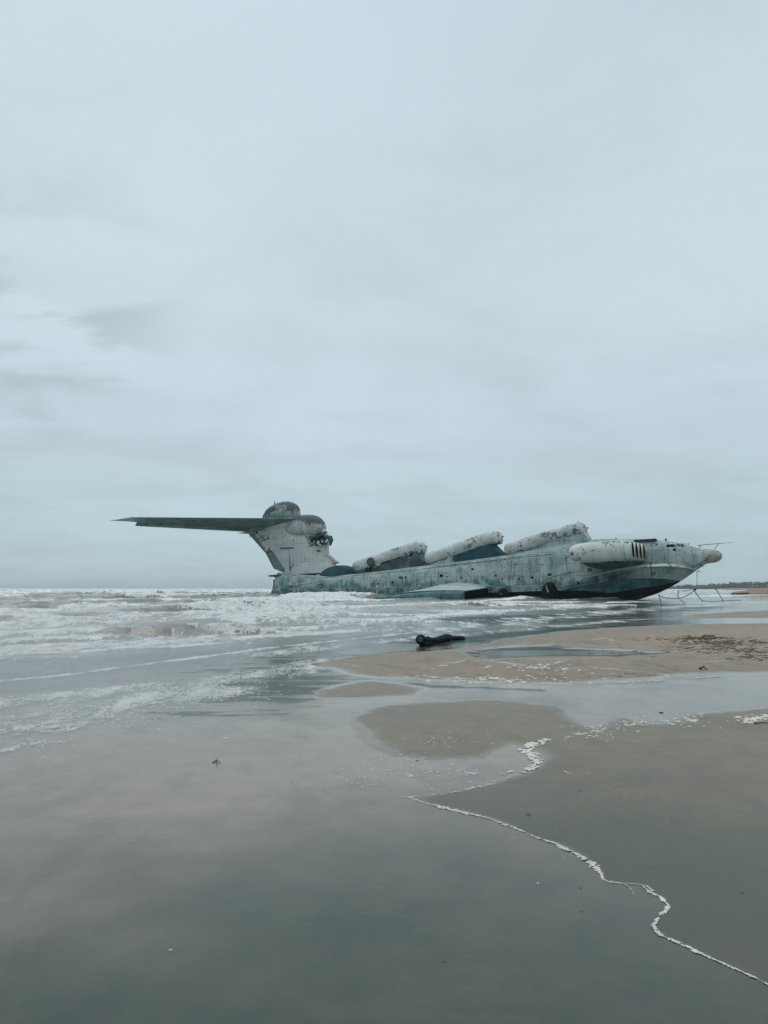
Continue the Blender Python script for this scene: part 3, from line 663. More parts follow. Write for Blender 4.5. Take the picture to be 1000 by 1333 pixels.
def section(s):
    K = interp(KEEL, s); z2, w2 = interp(C2, s), interp(W2, s); z1, w1 = interp(C1, s), interp(W1, s)
    T_, wu, ex = interp(TOP, s), interp(WU, s), interp(EXP, s)
    z2 = max(z2, K + 0.02); z1 = max(z1, z2 + 0.02)
    pts = [(0, K)]
    g = float(np.interp(s, [52, 59, 64], [.97, .55, .50]))
    for f in (0.35, 0.7, 1.0): pts.append((w2 * (g * f) ** .85, K + (z2 - K) * g * f))     # dark bottom
    pts += [(w2, z2)]
    sh = min(0.10, (z1 - z2) * 0.1 + 0.01)
    wi = min(w2, w1) - 0.10 * (w2 / 2.8)
    pts += [(max(wi, 0.01), z2 + sh)]
    for f in (0.35, 0.7): pts.append((wi + (w1 - wi) * f ** 1.3, z2 + (z1 - z2) * f))
    pts += [(w1, z1)]
    wu = min(wu, w1 * 0.96) if s < 68 else wu
    pts += [(max(min(wu, w1) - 0.04, 0.02), z1 + sh)]
    zc = z1 + sh + max(T_ - z1, 0.3) * (0.42 if s < 58 else 0.45); h = max(T_ - zc, 0.1)
    pts += [(wu * 0.998, z1 * 0.5 + zc * 0.5), (wu, zc)]
    n = 9
    for i in range(1, n + 1):
        a = i / n * math.pi / 2
        pts.append((wu * max(math.cos(a), 0) ** (2 / ex), zc + h * math.sin(a) ** (2 / ex)))
    return pts
def loft(bm, rings, cap=True):
    vs = [[bm.verts.new(p) for p in r] for r in rings]
    n = len(rings[0]); fs = []
    for a, b in zip(vs[:-1], vs[1:]):
        for i in range(n):
            j = (i + 1) % n
            try: fs.append((bm.faces.new((a[i], a[j], b[j], b[i])), i))
            except ValueError: pass
    if cap:
        for r in (vs[0], vs[-1]):
            try: bm.faces.new(r)
            except ValueError: pass
    return fs
bm = bmesh.new(); rings = []
stations = [x for x in np.linspace(1.5, 56, 110)] + [x for x in np.linspace(56.25, sEnd, 74)]
for s in stations:
    h = section(s)
    ring = [(s, y, z) for y, z in h] + [(s, -y, z) for y, z in h[-2:0:-1]]
    # battered skin: shallow dents between the frames
    ring = [(a + max(0, (7 - s) / 7) * (c - .5) * .34, b, c) for a, b, c in ring]
    ring = [(a, b * (1 + 0.006 * math.sin(a * 4.1 + c * 2.3) + 0.004 * math.sin(a * 9.7 - c)), c) for a, b, c in ring]
    rings.append(ring)
fs = loft(bm, rings)
nh = len(section(30)); tot = len(rings[0])
for f, i in fs:
    j = i if i < nh - 1 else tot - 1 - i
    f.material_index = 3 if (j < 8 and f.calc_center_median().x < 41) else 2 if j < 3 else (1 if j < 4 else (3 if j < 8 else 0))
bmesh.ops.remove_doubles(bm, verts=bm.verts, dist=0.0005)
hull = obj('hull', bm, [M['hull'], M['teal'], M['black'], M['belly']], ship, auto=32)

def side_y(s, z):
    """half width of the hull at height z"""
    h = section(s); best = 0
    for (y0, z0), (y1, z1) in zip(h[:-1], h[1:]):
        if (z0 - z) * (z1 - z) <= 0 and z0 != z1:
            best = max(best, y0 + (y1 - y0) * (z - z0) / (z1 - z0))
    return best
def tubeline(bm, pts, r, n=6):
    """a round bar along a list of points"""
    pts = [Vector(p) for p in pts]; rr = r if isinstance(r, (list, tuple)) else [r] * len(pts)
    prev = None; up = Vector((0, 0, 1)); vs = []
    for i, p in enumerate(pts):
        d = (pts[min(i + 1, len(pts) - 1)] - pts[max(i - 1, 0)]).normalized()
        a = d.cross(up); a = a.normalized() if a.length > 1e-3 else Vector((1, 0, 0)); b = d.cross(a).normalized()
        vs.append([bm.verts.new(p + (a * math.cos(k * 2 * math.pi / n) + b * math.sin(k * 2 * math.pi / n)) * rr[i]) for k in range(n)])
    for A, B in zip(vs[:-1], vs[1:]):
        for k in range(n): bm.faces.new((A[k], A[(k + 1) % n], B[(k + 1) % n], B[k]))
    bm.faces.new(vs[0]); bm.faces.new(vs[-1])
def bar(name, pts, r, mat, parent, n=6):
    bm = bmesh.new(); tubeline(bm, pts, r, n); return obj(name, bm, mat, parent, auto=50)
def revolve(bm, a, b, prof, n=28, sy=1.0, sz=1.0, lump=0.0, seed=0):
    """body of revolution from a to b; prof = [(fraction, radius)]"""
    a, b = Vector(a), Vector(b); d = (b - a); L = d.length; d.normalize()
    side = Vector((0, 1, 0)) if abs(d.y) < .9 else Vector((1, 0, 0)); side = (side - d * side.dot(d)).normalized(); up = d.cross(side)
    if up.z < 0: up = -up
    rs = []
    for f, r in prof:
        ring = []
        for k in range(n):
            t_ = k * 2 * math.pi / n; rr = max(r, 0.001)
            if lump: rr *= 1 + lump * (math.sin(3 * t_ + f * 9 + seed) * 0.5 + math.sin(7 * t_ - f * 21 + seed * 2) * 0.3 + math.sin(f * 33 + t_ * 2) * 0.3)
            ring.append(a + d * (L * f) + side * math.cos(t_) * rr * sy + up * math.sin(t_) * rr * sz)
        rs.append(ring)
    return loft(bm, rs)
def box(bm, c, s, rot=None):
    m = Matrix.Translation(c) @ (rot.to_4x4() if rot else Matrix()) @ Matrix.Diagonal((*s, 1))
    bmesh.ops.create_cube(bm, size=1, matrix=m)
def slab(bm, pts, half, edge=0.35, yc=0.0, nose=()):
    """a flat side outline [(s,z)] given real thickness, edges pinched to edge*half"""
    n = len(pts); cx_ = sum(p[0] for p in pts) / n; cz_ = sum(p[1] for p in pts) / n
    lay = []
    for y, k in ((-half * edge, 1.0), (-half, 0.90), (half, 0.90), (half * edge, 1.0)):
        lay.append([bm.verts.new((cx_ + (x - cx_) * k, yc + y, cz_ + (z - cz_) * k)) for x, z in pts])
    for A, B in zip(lay[:-1], lay[1:]):
        for i in range(n): bm.faces.new((A[i], A[(i + 1) % n], B[(i + 1) % n], B[i]))
    bm.faces.new(lay[0]); bm.faces.new(lay[-1])

# raised spray rails along both chines (pale upper one)
for sgn in (1, -1):
    bm = bmesh.new(); rs = []
    for s in np.linspace(57, S(906, 742.6, .1)[0], 60):
        z, w = interp(C1, s), interp(W1, s); g = 0.30 * min(1, (s - 56.5) / 4) * min(1, (72 - s) / 3)
        rs.append([(s, sgn * (w - .02), z + 0.05), (s, sgn * (w + 0.24), z + 0.02), (s, sgn * (w + 0.26), z + 0.08), (s, sgn * (w - 0.05), z + 0.1 + g), (s, sgn * (w - .25), z + 0.1 + g)])
    loft(bm, rs); obj('spray_rail', bm, M['pale'], hull, auto=30)
    bm = bmesh.new(); rs = []
    for s in np.linspace(50, S(882, 755, .4)[0], 60):
        z, w = interp(C2, s), interp(W2, s)
        rs.append([(s, sgn * (w - .04), z - 0.02), (s, sgn * (w + 0.20), z - 0.01), (s, sgn * (w + 0.20), z + 0.05), (s, sgn * (w - 0.12), z + 0.14)])
    loft(bm, rs); obj('spray_rail', bm, M['belly'], hull, auto=30)

# nose cone (beak radome)
a0 = S(914, 726, 0); zc0 = (interp(TOP, sEnd) + interp(KEEL, sEnd)) / 2; r0 = (interp(TOP, sEnd) - interp(KEEL, sEnd)) / 2
tip = S(940.5, 721.5, 0)
bm = bmesh.new(); rs = []
for px, yt_, yb_, hw in ((914.3, 714.6, 737.0, .98), (917, 714.4, 735.0, .96), (920, 714.4, 733.8, .94), (924, 714.4, 733.2, .92), (928, 714.9, 732.7, .88), (932, 715.9, 731.8, .80), (935.5, 717.2, 730.4, .68), (938, 718.8, 728.8, .52), (939.8, 720.8, 726.6, .32), (940.4, 722.6, 724.6, .12)):
    (s, zt), zb = S(px, yt_, 0), S(px, yb_, 0)[1]
    rs.append([(s, math.cos(k * math.pi / 14) * hw, (zt + zb) / 2 + math.sin(k * math.pi / 14) * (zt - zb) / 2) for k in range(28)])
loft(bm, rs); radome = obj('nose_cone', bm, M['radome'], ship, auto=60)
bm = bmesh.new(); rs = []
for f, g in ((0, 0.0), (.3, 0.03), (.6, .03), (1, 0.0)):
    s = sEnd - 0.05 + 0.14 * f
    rs.append([(s, math.cos(k * math.pi / 14) * (0.96 + g), zc0 + math.sin(k * math.pi / 14) * (r0 + g)) for k in range(28)])
loft(bm, rs); obj('seam_band', bm, M['hull'], radome)
b0, b1 = P(908, 710, 0.0), P(954, 706, 0.0)
bar('pitot_boom', [b0, b0.lerp(b1, .5), b1], [0.05, 0.045, 0.02], M['steel'], ship)
pb = P(936, 707.5, 0); bar('boom_strut', [pb, P(930, 715, 0)], 0.04, M['steel'], ship)
bar('boom_strut', [P(912, 709.8, 0), P(911, 714, 0)], 0.05, M['steel'], ship)
bar('mooring_ring', [P(908, 744, 0), P(911, 743, 0), P(912, 745, 0)], 0.05, M['steel'], ship)

# cockpit: broken windows in a row, starboard and port, and roof fittings
def patch(name, px, py, w, h, mat, yoff=0.03, parent=None, ys0=2.0, tilt=0.0, both=False, shape=6):
    """a small thin fitting laid on the hull side, centred at the photo point"""
    ys = ys0
    for _ in range(8):
        s, z = S(px, py, ys); ys = side_y(s, z)
    for sg in ((1, -1) if both else (1,)):
        bm = bmesh.new(); m = shape * 4 if shape > 4 else 4; A = []; B = []
        for k in range(m):
            th = (k + .5) * 2 * math.pi / m; e = 0.35 if shape == 4 else (0.6 if shape == 5 else 1.0)
            dx_ = abs(math.cos(th)) ** e * math.copysign(1, math.cos(th)) * w / 2; dz_ = abs(math.sin(th)) ** e * math.copysign(1, math.sin(th)) * h / 2
            dx_, dz_ = dx_ * math.cos(tilt) - dz_ * math.sin(tilt), dx_ * math.sin(tilt) + dz_ * math.cos(tilt)
            y = side_y(s + dx_, z + dz_) or ys
            A.append(bm.verts.new((s + dx_, -sg * (y + yoff), z + dz_))); B.append(bm.verts.new((s + dx_, -sg * (y - 0.15), z + dz_)))
        bm.faces.new(A); bm.faces.new(B)
        for k in range(m): bm.faces.new((A[k], A[(k + 1) % m], B[(k + 1) % m], B[k]))
        o = obj(name, bm, mat, parent or hull, smooth=False)
    return o
for px, py, w, h in ((870, 710.5, .55, .38), (876, 710.2, .6, .42), (883, 709.6, .5, .36), (888.5, 710, .45, .34), (878, 715.5, .35, .35), (900.5, 714.5, .22, .75)):
    patch('cockpit_window', px, py, w, h, M['hole'], 0.02, both=True, shape=5)
patch('porthole', 842, 717.5, .42, .36, M['hull'], 0.03, shape=6); patch('porthole', 848, 710, .2, .2, M['hole'], 0.03); patch('porthole', 855, 709, .2, .2, M['hole'], 0.03)
bm = bmesh.new(); q0, q1 = P(826, 704.5, 0.9), P(855, 702.6, 0.9)
for y in (-1.0,): box(bm, (q0.lerp(q1, .5)) + Vector((0, 0, .02)), (abs(q1.x - q0.x), 1.5, .26), Matrix.Rotation(-math.atan2(q1.z - q0.z, q1.x - q0.x), 3, 'Y'))
bmesh.ops.bevel(bm, geom=bm.edges[:], offset=.06, segments=2, affect='EDGES'); obj('roof_fairing', bm, M['fairing'], ship, auto=40)
for px, py0, py1, r in ((867, 704, 701, .16), (802, 702, 700, .10), (784, 703, 701.4, .08), (888, 708, 706, .05), (896, 709.5, 707.5, .05)):
    bar('antenna_mast', [P(px, py0 + 1, 0), P(px, (py0 + py1) / 2, 0), P(px, py1, 0)], [r, r, r * .6], M['steel'], ship)
bar('handrail', [P(867, 709.4, .6), P(882, 708.2, .6), P(899, 708, .6)], 0.035, M['steel'], ship)

# hull scars: hatches, vents, portholes, a gauge strip, riveted doubler plates and long seams
for px, py, w, h, m_, sh in ((645.5, 749.5, .30, .28, 'hole', 6), (633, 756, .24, .2, 'hole', 6), (654, 753.5, .28, .26, 'hole', 6), (675.3, 753.5, .34, .3, 'hole', 6), (692.5, 752, .38, .36, 'hole', 6), (615.5, 741, .38, .34, 'hole', 5),
                             (574.5, 749.5, .5, .4, 'hole', 5), (582, 751, .25, .25, 'hole', 6), (582, 746, .22, .22, 'hole', 6), (600, 752, .3, .3, 'hole', 6), (522, 752, .8, .4, 'gutted', 5), (528, 752, .25, .55, 'hole', 4),
                             (492, 760, .35, .35, 'hole', 6), (511, 758, .35, .35, 'hole', 6), (640, 760.5, .4, .2, 'hole', 5), (418, 761.5, 1.1, .14, 'hole', 4), (418, 764.5, .9, .12, 'hole', 4), (753, 759, .3, .3, 'hole', 6),
                             (453, 768, .5, .2, 'gutted', 5), (706, 735, .25, .2, 'hole', 6), (737, 727, .25, .25, 'hole', 6), (768, 742, .7, .5, 'gutted', 5)):
    patch('vent_opening', px, py, w, h, M[m_], 0.02, shape=sh)
patch('access_hatch', 715.3, 748, .58, .42, M['fairing'], 0.07, shape=4)
patch('doubler_plate', 397, 755.5, 7.2, 1.35, M['pale'], 0.05, shape=4, tilt=0.05)
def seam(pts, w=0.05, mat='hole', ys0=2.7, name='seam_strip'):
    bm = bmesh.new(); line = []
    for (a, b), (c_, d_) in zip(pts[:-1], pts[1:]):
        k = max(2, int(math.hypot(c_ - a, d_ - b) / 4))
        for i in range(k + 1): line.append((a + (c_ - a) * i / k, b + (d_ - b) * i / k))
    vv = []
    for px, py in line:
        ys = ys0
        for _ in range(6): s, z = S(px, py, ys); ys = side_y(s, z) or ys
        p = Vector((s, -(ys + 0.012), z))
        if not vv or (vv[-1] - p).length > 0.02: vv.append(p)
    tubeline(bm, vv, w / 2, 5); return obj(name, bm, M[mat], hull)
seam([(418, 752.5), (480, 748), (556, 740), (620, 733), (668, 727), (720, 721.5)], 0.06)
seam([(560, 738.5), (640, 729.5), (700, 721)], 0.05)
seam([(713, 752), (731, 765.5)], 0.07); seam([(717, 752), (736, 764)], 0.05)
seam([(715, 752.5), (735, 747), (757, 743)], 0.05)
seam([(641, 763), (662, 762), (705, 760)], 0.04)
seam([(600, 738), (612, 750)], 0.05); seam([(560, 741), (548, 755), (530, 762)], 0.04)
seam([(731, 766.5), (760, 759), (800, 750), (825, 744)], 0.07)
seam([(487, 752), (490, 776)], 0.05); seam([(757, 725), (758, 744)], 0.04); seam([(732, 750), (733, 765)], 0.035); seam([(742, 748), (743, 762)], 0.035)
seam([(700, 728), (702, 745), (703, 759)], 0.04); seam([(445, 757), (446, 774)], 0.035); seam([(585, 742), (586, 757)], 0.03)
seam([(375, 764), (418, 757)], 0.045)
gq = []
bar('draught_pole', [P(847, 733, 2.75), P(849.5, 760, 2.7)], 0.05, M['fairing'], ship); bm = bmesh.new(); bmesh.ops.create_uvsphere(bm, u_segments=10, v_segments=8, radius=.14, matrix=Matrix.Translation(P(846.8, 732.6, 2.75))); obj('pole_head', bm, M['steel'], ship)

# stern: ragged transom lip and torn plating
rr_ = random.Random(3); h = section(1.5)
bm = bmesh.new(); n_ = 60; A, B, C_ = [], [], []
for k in range(n_):
    i_ = k / n_ * 2 * (len(h) - 1); sg = 1
    if i_ > len(h) - 1: i_ = 2 * (len(h) - 1) - i_; sg = -1
    a_ = int(i_); a_ = min(a_, len(h) - 2); f_ = i_ - a_; y = h[a_][0] * (1 - f_) + h[a_ + 1][0] * f_; z = h[a_][1] * (1 - f_) + h[a_ + 1][1] * f_
    A.append(bm.verts.new((1.7, sg * y * 1.012, z + .01))); B.append(bm.verts.new((1.5 - rr_.random() * .45, sg * y * (1.0 + rr_.uniform(-.06, .05)), z + rr_.uniform(-.08, .08)))); C_.append(bm.verts.new((1.62, sg * y * .93, z)))
for k in range(n_):
    l_ = (k + 1) % n_; bm.faces.new((A[k], A[l_], B[l_], B[k])); bm.faces.new((B[k], B[l_], C_[l_], C_[k]))
for v_ in bm.verts: v_.co.x += (v_.co.z - .5) * .34 * .78
obj('torn_edge', bm, M['gutted'], hull, smooth=False)
for z_ in (.5, 1.1, 1.7, 2.3, 2.9):
    bm = bmesh.new(); box(bm, (1.45 + (z_ - .5) * .27, -rr_.uniform(.2, 1.1), z_), (.45, .7, rr_.uniform(.15, .4)), Matrix.Rotation(rr_.uniform(-.6, .6), 3, 'X')); obj('torn_plate', bm, M['gutted'], hull, smooth=False)
bm = bmesh.new(); q = P(362, 749.3, .6); box(bm, q, (2.6, 2.2, .28), Matrix.Rotation(-.06, 3, 'Y')); bmesh.ops.bevel(bm, geom=bm.edges[:], offset=.05, segments=1, affect='EDGES'); obj('stern_platform', bm, M['gutted'], ship, auto=40)

# fin, rudders and markings ------------------------------------------------
def foil_section(c0, c1, n=9):
    return None
fin_le = [S(a, b) for a, b in ((446, 745), (440, 738), (434, 730.5), (428.5, 722), (428, 713), (429, 700), (424, 690), (400, 674))]
fin_te = [S(a, b) for a, b in ((371, 748), (372, 741), (366, 732), (359, 722), (352, 712), (343, 700), (337, 692), (334, 677))]
bm = bmesh.new(); rs = []
for (l, r) in zip(fin_le, fin_te):
    ring = []
    for x, tk in ((0, .10), (.03, .32), (.10, .60), (.25, .92), (.45, 1.0), (.7, .78), (.9, .48), (1, .30)):
        ring.append((l[0] + (r[0] - l[0]) * x, -tk * 1.05, l[1] + (r[1] - l[1]) * x))
    rs.append(ring + [(a, -b, c) for a, b, c in ring[::-1]])
loft(bm, rs); fin = obj('fin', bm, M['pale'], ship, auto=40)
def flat(name, pts, half, mat, parent=ship, edge=0.5, yc=0.0):
    bm = bmesh.new(); slab(bm, [S(a, b) for a, b in pts], half, edge, yc); return obj(name, bm, mat, parent, auto=30)
flat('rudder', [(321, 691.5), (331, 692), (352.5, 713.5), (346.5, 720)], .30, M['rudder'])
flat('rudder_tab', [(333.5, 695.5), (336.5, 695), (353, 712), (348, 718)], .36, M['pale'], edge=.9)
flat('rudder', [(346, 719), (352.5, 715.5), (373.5, 737.5), (369, 745), (357, 740)], .34, M['rudder'])
flat('fin_stripe', [(369, 713.2), (388, 712.6), (388, 714.4), (369, 715)], .97, M['blue'], fin, edge=1.0)
flat('fin_seam', [(379, 700), (379.3, 700), (381.2, 746), (380.9, 746)], .865, M['rudder'], fin, edge=1.0)
flat('fin_root_gap', [(383, 748.6), (417, 745.6), (417.5, 747.4), (383, 750.2)], .98, M['hole'], fin, edge=1.0)
flat('fin_vent', [(415, 716), (420, 716), (420, 718.5), (415, 718.5)], .80, M['gutted'], fin, edge=1.0)
bm = bmesh.new(); slab(bm, [S(a, b) for a, b in ((424, 721), (428, 722), (441, 732.5), (434, 735), (428, 729))], .50, .6); obj('bare_patch', bm, M['beige'], fin, auto=40)

# gutted bay on the fin's leading edge
bm = bmesh.new(); slab(bm, [S(a, b) for a, b in ((401, 698), (404, 706), (408, 711), (428, 710), (431, 703), (429, 697), (424, 696.5), (424, 694), (412, 694), (411, 698))], 1.15, .7)
bay = obj('radar_bay', bm, M['gutted'], ship, auto=30)
rr_ = random.Random(9)
for k in range(34):
    px, py = rr_.uniform(403, 428), rr_.uniform(698, 709.5); q = P(px, py, rr_.uniform(1.12, 1.2)); bm = bmesh.new()
    box(bm, q, (rr_.uniform(.25, .9), .12, rr_.uniform(.12, .45)), Matrix.Rotation(rr_.uniform(-.8, .8), 3, 'Y'))
    obj('torn_plate', bm, M[('hole', 'hole', 'gutted', 'pale', 'fairing')[k % 5]], bay, smooth=False)
for a_, b_ in (((411, 695), (426, 692.6)), ((412, 697), (414, 692)), ((421, 697), (423, 693)), ((428, 699), (431, 704))):
    bar('bent_pipe', [P(*a_, .4), P(*b_, .4)], .12, M['gutted'], bay)

# antenna pods, skin peeling
def pod(tab, half, mat, name):
    mz = max(S(x, t_, 0)[1] - S(x, b_, 0)[1] for x, t_, b_ in tab); bm = bmesh.new(); rs = []
    X0 = [a[0] for a in tab]
    for px in np.concatenate([np.linspace(X0[0], X0[1], 3), np.linspace(X0[1], X0[-2], 22)[1:], np.linspace(X0[-2], X0[-1], 3)[1:]]):
        (x_, zt), zb = S(px, float(np.interp(px, X0, [a[1] for a in tab]))), S(px, float(np.interp(px, X0, [a[2] for a in tab])))[1]
        hz = (zt - zb) / 2; hy = half * min(1, (hz * 2 / mz)) ** .6; ring = []
        for k in range(32):
            c_, s_ = math.cos(k * math.pi / 16), math.sin(k * math.pi / 16)
            ring.append((x_, hy * math.copysign(abs(c_) ** .8, c_), (zt + zb) / 2 + hz * math.copysign(abs(s_) ** .85, s_)))
        rs.append(ring)
    loft(bm, rs); return obj(name, bm, mat, ship, auto=70)
up_ = pod([(342.8, 674, 676), (346, 668, 676.5), (350, 662.5, 676.5), (356, 658, 676.5), (363, 654.6, 676.5), (371, 653, 676.5), (379, 653.2, 676.5), (384, 655.6, 676), (387.4, 660, 675), (388.6, 665, 672), (388.9, 667.5, 670)], 1.5, M['peeled_top'], 'upper_radar_pod')
lo_ = pod([(374.8, 684, 687), (375.4, 680, 692), (378, 675.5, 696), (384, 672.5, 698.5), (392, 670.8, 699.3), (401, 670, 699.3), (409, 670.4, 698.6), (415, 673, 697.3), (419.3, 677.5, 695), (421.3, 682, 692), (421.9, 685.5, 688.5)], 1.75, M['peeled'], 'lower_radar_pod')
for px in (357.5, 369, 374.5, 361):
    bar('aerial_spike', [P(px, 657, 0), P(px + .3, 651.3 if px != 361 else 653.5, 0)], [.12, .03], M['steel'], up_)

# tailplane, each half with its elevator
def tail_half(sg):
    le0, le1 = S(398, 675, 1.0), S(172, 673.3, 16.4)
    tipp = S(143.5, 677.8, 17.4)
    te0, te1 = S(320, 690, 2.2), S(176, 679.5, 16.2)
    el0, el1 = S(323, 692.3, 2.4), S(176, 684.6, 15.9)
    bm = bmesh.new(); rs = []
    n = 14
    for i in range(n + 1):
        f = i / n; y = 0.6 + (16.4 - 0.6) * f
        l = (le0[0] + (le1[0] - le0[0]) * f, le0[1] + (le1[1] - le0[1]) * f); r = (te0[0] + (te1[0] - te0[0]) * f, te0[1] + (te1[1] - te0[1]) * f)
        tk = .55 * (1 - f) + .16 * f; ring = []
        for x, a in ((0, .04), (.04, .5), (.2, .95), (.45, 1), (.8, .6), (1, .3)): ring.append((l[0] + (r[0] - l[0]) * x, y, l[1] + (r[1] - l[1]) * x + tk * a * .6))
        for x, a in ((1, .3), (.8, .6), (.45, 1), (.2, .95), (.04, .5)): ring.append((l[0] + (r[0] - l[0]) * x, y, l[1] + (r[1] - l[1]) * x - tk * a * .4))
        rs.append([(a, -sg * b, c) for a, b, c in ring])
    m_ = [tipp[0], 17.4, tipp[1]]
    for g in (.45, .8, 1.0):
        b = rs[n]; rs.append([(a + (tipp[0] - a) * g ** 1.5 * .995, -sg * (16.4 + 1.0 * g), c + (tipp[1] + .02 - c) * g ** 1.2 * .98) for a, _, c in b])
    loft(bm, rs); tp = obj('tailplane', bm, M['stab'], ship, auto=40)
    # elevator
    bm = bmesh.new(); rs = []
    for i in range(13):
        f = i / 12; y = 2.4 + (15.9 - 2.4) * f
        a = (te0[0] + (te1[0] - te0[0]) * f + .1, te0[1] + (te1[1] - te0[1]) * f - .02); b = (el0[0] + (el1[0] - el0[0]) * f, el0[1] + (el1[1] - el0[1]) * f)
        tk = .22 * (1 - f) + .08 * f
        ring = [(a[0], y, a[1] + tk * .6), (b[0], y, b[1] + .03), (b[0], y, b[1] - .02), (a[0], y, a[1] - tk * .5)]
        rs.append([(p_, -sg * q_, w_) for p_, q_, w_ in ring])
    loft(bm, rs); ev = obj('elevator', bm, M['stab'], tp, auto=30)
    for f in (.12, .45, .8):
        y = .6 + 15.8 * f; x_ = te0[0] + (te1[0] - te0[0]) * f; z_ = te0[1] + (te1[1] - te0[1]) * f
        bm = bmesh.new(); box(bm, (x_, -sg * y, z_ - .12), (1.6, .12, .22)); obj('hinge_bracket', bm, M['fairing'], tp, smooth=False)
    bm = bmesh.new(); revolve(bm, (S(318, 690, 2.0)[0] - .1, -sg * 2.0, S(318, 690, 2)[1] - .05), (S(345, 686, 2)[0], -sg * 2.0, S(345, 686, 2)[1] - .1), [(0, .12), (.1, .42), (.5, .5), (.9, .4), (1, .1)], 14)
    obj('actuator_fairing', bm, M['rudder'], tp, auto=60)
for sg in (1, -1): tail_half(sg)
# swollen joint between fin and tailplane
bm = bmesh.new(); revolve(bm, P(330, 684, 0), P(408, 679, 0), [(0, .05), (.08, .7), (.3, 1.25), (.6, 1.45), (.85, 1.35), (1, .9)], 24, 1.0, .85); obj('fin_top_fairing', bm, M['pale'], ship, auto=60)

# dark cap over the rear gun position
bm = bmesh.new(); rs = []
q0, q1 = P(417, 752.5, 0), P(466, 748, 0)
for i in range(21):
    f = i / 20; r = math.sqrt(max(1 - abs(2 * (f ** .9) - 1) ** 2.3, .001)); c = q0.lerp(q1, f)
    rs.append([(c.x, math.cos(k * math.pi / 20) * 1.75 * r, c.z + .1 + math.sin(k * math.pi / 20) * 1.75 * r) for k in range(21)])
loft(bm, rs); cap_ = obj('gun_cover', bm, M['fairing'], ship, auto=60)
bm = bmesh.new(); rs = []
for i in range(21):
    f = i / 20; r = math.sqrt(max(1 - abs(2 * (f ** .9) - 1) ** 2.3, .001)); c = q0.lerp(q1, f)
    rs.append([(c.x, sg * (1.75 * r + e), c.z + .08 + g) for sg, e, g in ((1, .1, -.1), (1, .1, .08), (-1, .1, .08), (-1, .1, -.1))])
loft(bm, rs); obj('cover_rim', bm, M['steel'], cap_, auto=40)

# launchers: three pairs of tubes, each pair on its own saddle ---------------
def tube_pair(a, b, idx):
    a0, b0 = P(*a, 1.15), P(*b, 1.15); rad_ = 1.0
    for ys in (1.12, -1.12):
        A = Vector((a0.x, -ys, a0.z)); B = Vector((b0.x, -ys, b0.z)); L = (B - A).length
        bm = bmesh.new()
        prof = [(0, rad_ * .80), (.008, rad_ * .93), (.03, rad_)]
        prof += [(f, rad_ * (1 + .012 * math.sin(f * 37 + idx) + .008 * math.sin(f * 71))) for f in np.linspace(.05, .80, 26)]
        prof += [(.815, rad_ * 1.0), (.82, rad_ * 1.05), (.83, rad_ * 1.05), (.835, rad_), (.90, rad_ * .99)]
        revolve(bm, A, B, prof, 32, lump=.006, seed=idx); tb = obj('launch_tube', bm, M['tube'], ship, auto=50)
        d = (B - A).normalized()
        for base_, dirn, l, big_ in ((A, -d, .30, .78), (A + d * L * .90, d, L * .10 + .1, .97)):
            bm = bmesh.new(); revolve(bm, base_ - dirn * .02, base_ + dirn * l, [(0, rad_ * big_), (.45, rad_ * big_), (.5, rad_ * (big_ + .05)), (.72, rad_ * (big_ + .05)), (.78, rad_ * big_ * .93), (.93, rad_ * big_ * .7), (1, rad_ * .2)], 28)
            cp = obj('end_cap', bm, M['tube'], tb, auto=35)
            bm = bmesh.new(); revolve(bm, base_ + dirn * (l - .05), base_ + dirn * (l + .28), [(0, .09), (.6, .08), (1, .12)], 8); obj('cap_bolt', bm, M['steel'], cp, auto=40)
        side_ = -1 if ys > 0 else 1
        for f in (.10, .34, .58):
            bm = bmesh.new(); revolve(bm, A + d * (L * f), A + d * (L * f + .12), [(0, rad_ * 1.0), (.3, rad_ * 1.025), (.7, rad_ * 1.025), (1, rad_ * 1.0)], 30); obj('clamp_band', bm, M['tube'], tb, auto=40)
    return a0, b0
T1 = tube_pair((463.5, 738), (546, 711), 1)
T2 = tube_pair((557.5, 727.5), (646.5, 698), 2)
T3 = tube_pair((661, 715.5), (758.5, 686.5), 3)
ed_ = P(482.5, 731.5, 2.2)
bm = bmesh.new(); revolve(bm, ed_ + Vector((0, .25, 0)), ed_ + Vector((0, -.06, 0)), [(0, .74), (.8, .74), (1, .68)], 22)
for v_ in bm.verts: pass
obj('tube_hatch', bm, M['gutted'], ship, auto=40)
def saddle(pts, mat, half=1.7, edge=1.0, name='launcher_saddle'):
    bm = bmesh.new(); n = len(pts); outl = [S(a, b, 1.6) for a, b in pts]
    lay = [[bm.verts.new((x, sg * half, z)) for x, z in outl] for sg in (-1, 1)]
    for i in range(n): bm.faces.new((lay[0][i], lay[0][(i + 1) % n], lay[1][(i + 1) % n], lay[1][i]))
    bm.faces.new(lay[0]); bm.faces.new(lay[1])
    bmesh.ops.bevel(bm, geom=bm.edges[:], offset=.07, segments=2, affect='EDGES')
    return obj(name, bm, mat, ship, auto=30)
sd1 = saddle([(462, 748), (468, 741), (480, 737), (500, 731), (520, 724), (538, 716), (542, 719), (545, 725), (550, 730), (556, 733), (562, 736), (562, 741), (520, 745), (480, 750)], M['gutted'])
sd2 = saddle([(562, 738), (566, 732), (580, 728), (595, 722), (620, 713), (638, 707), (641, 712), (646, 717), (652, 720), (660, 722), (668, 723.5), (668, 728), (630, 732), (590, 737), (562, 741)], M['fairing'])
sd3 = saddle([(664, 727), (668, 720), (690, 716), (705, 711), (725, 702), (745, 695), (757, 690), (760, 694), (764, 699), (766, 703), (764, 708), (735, 712), (700, 722)], M['hull'])
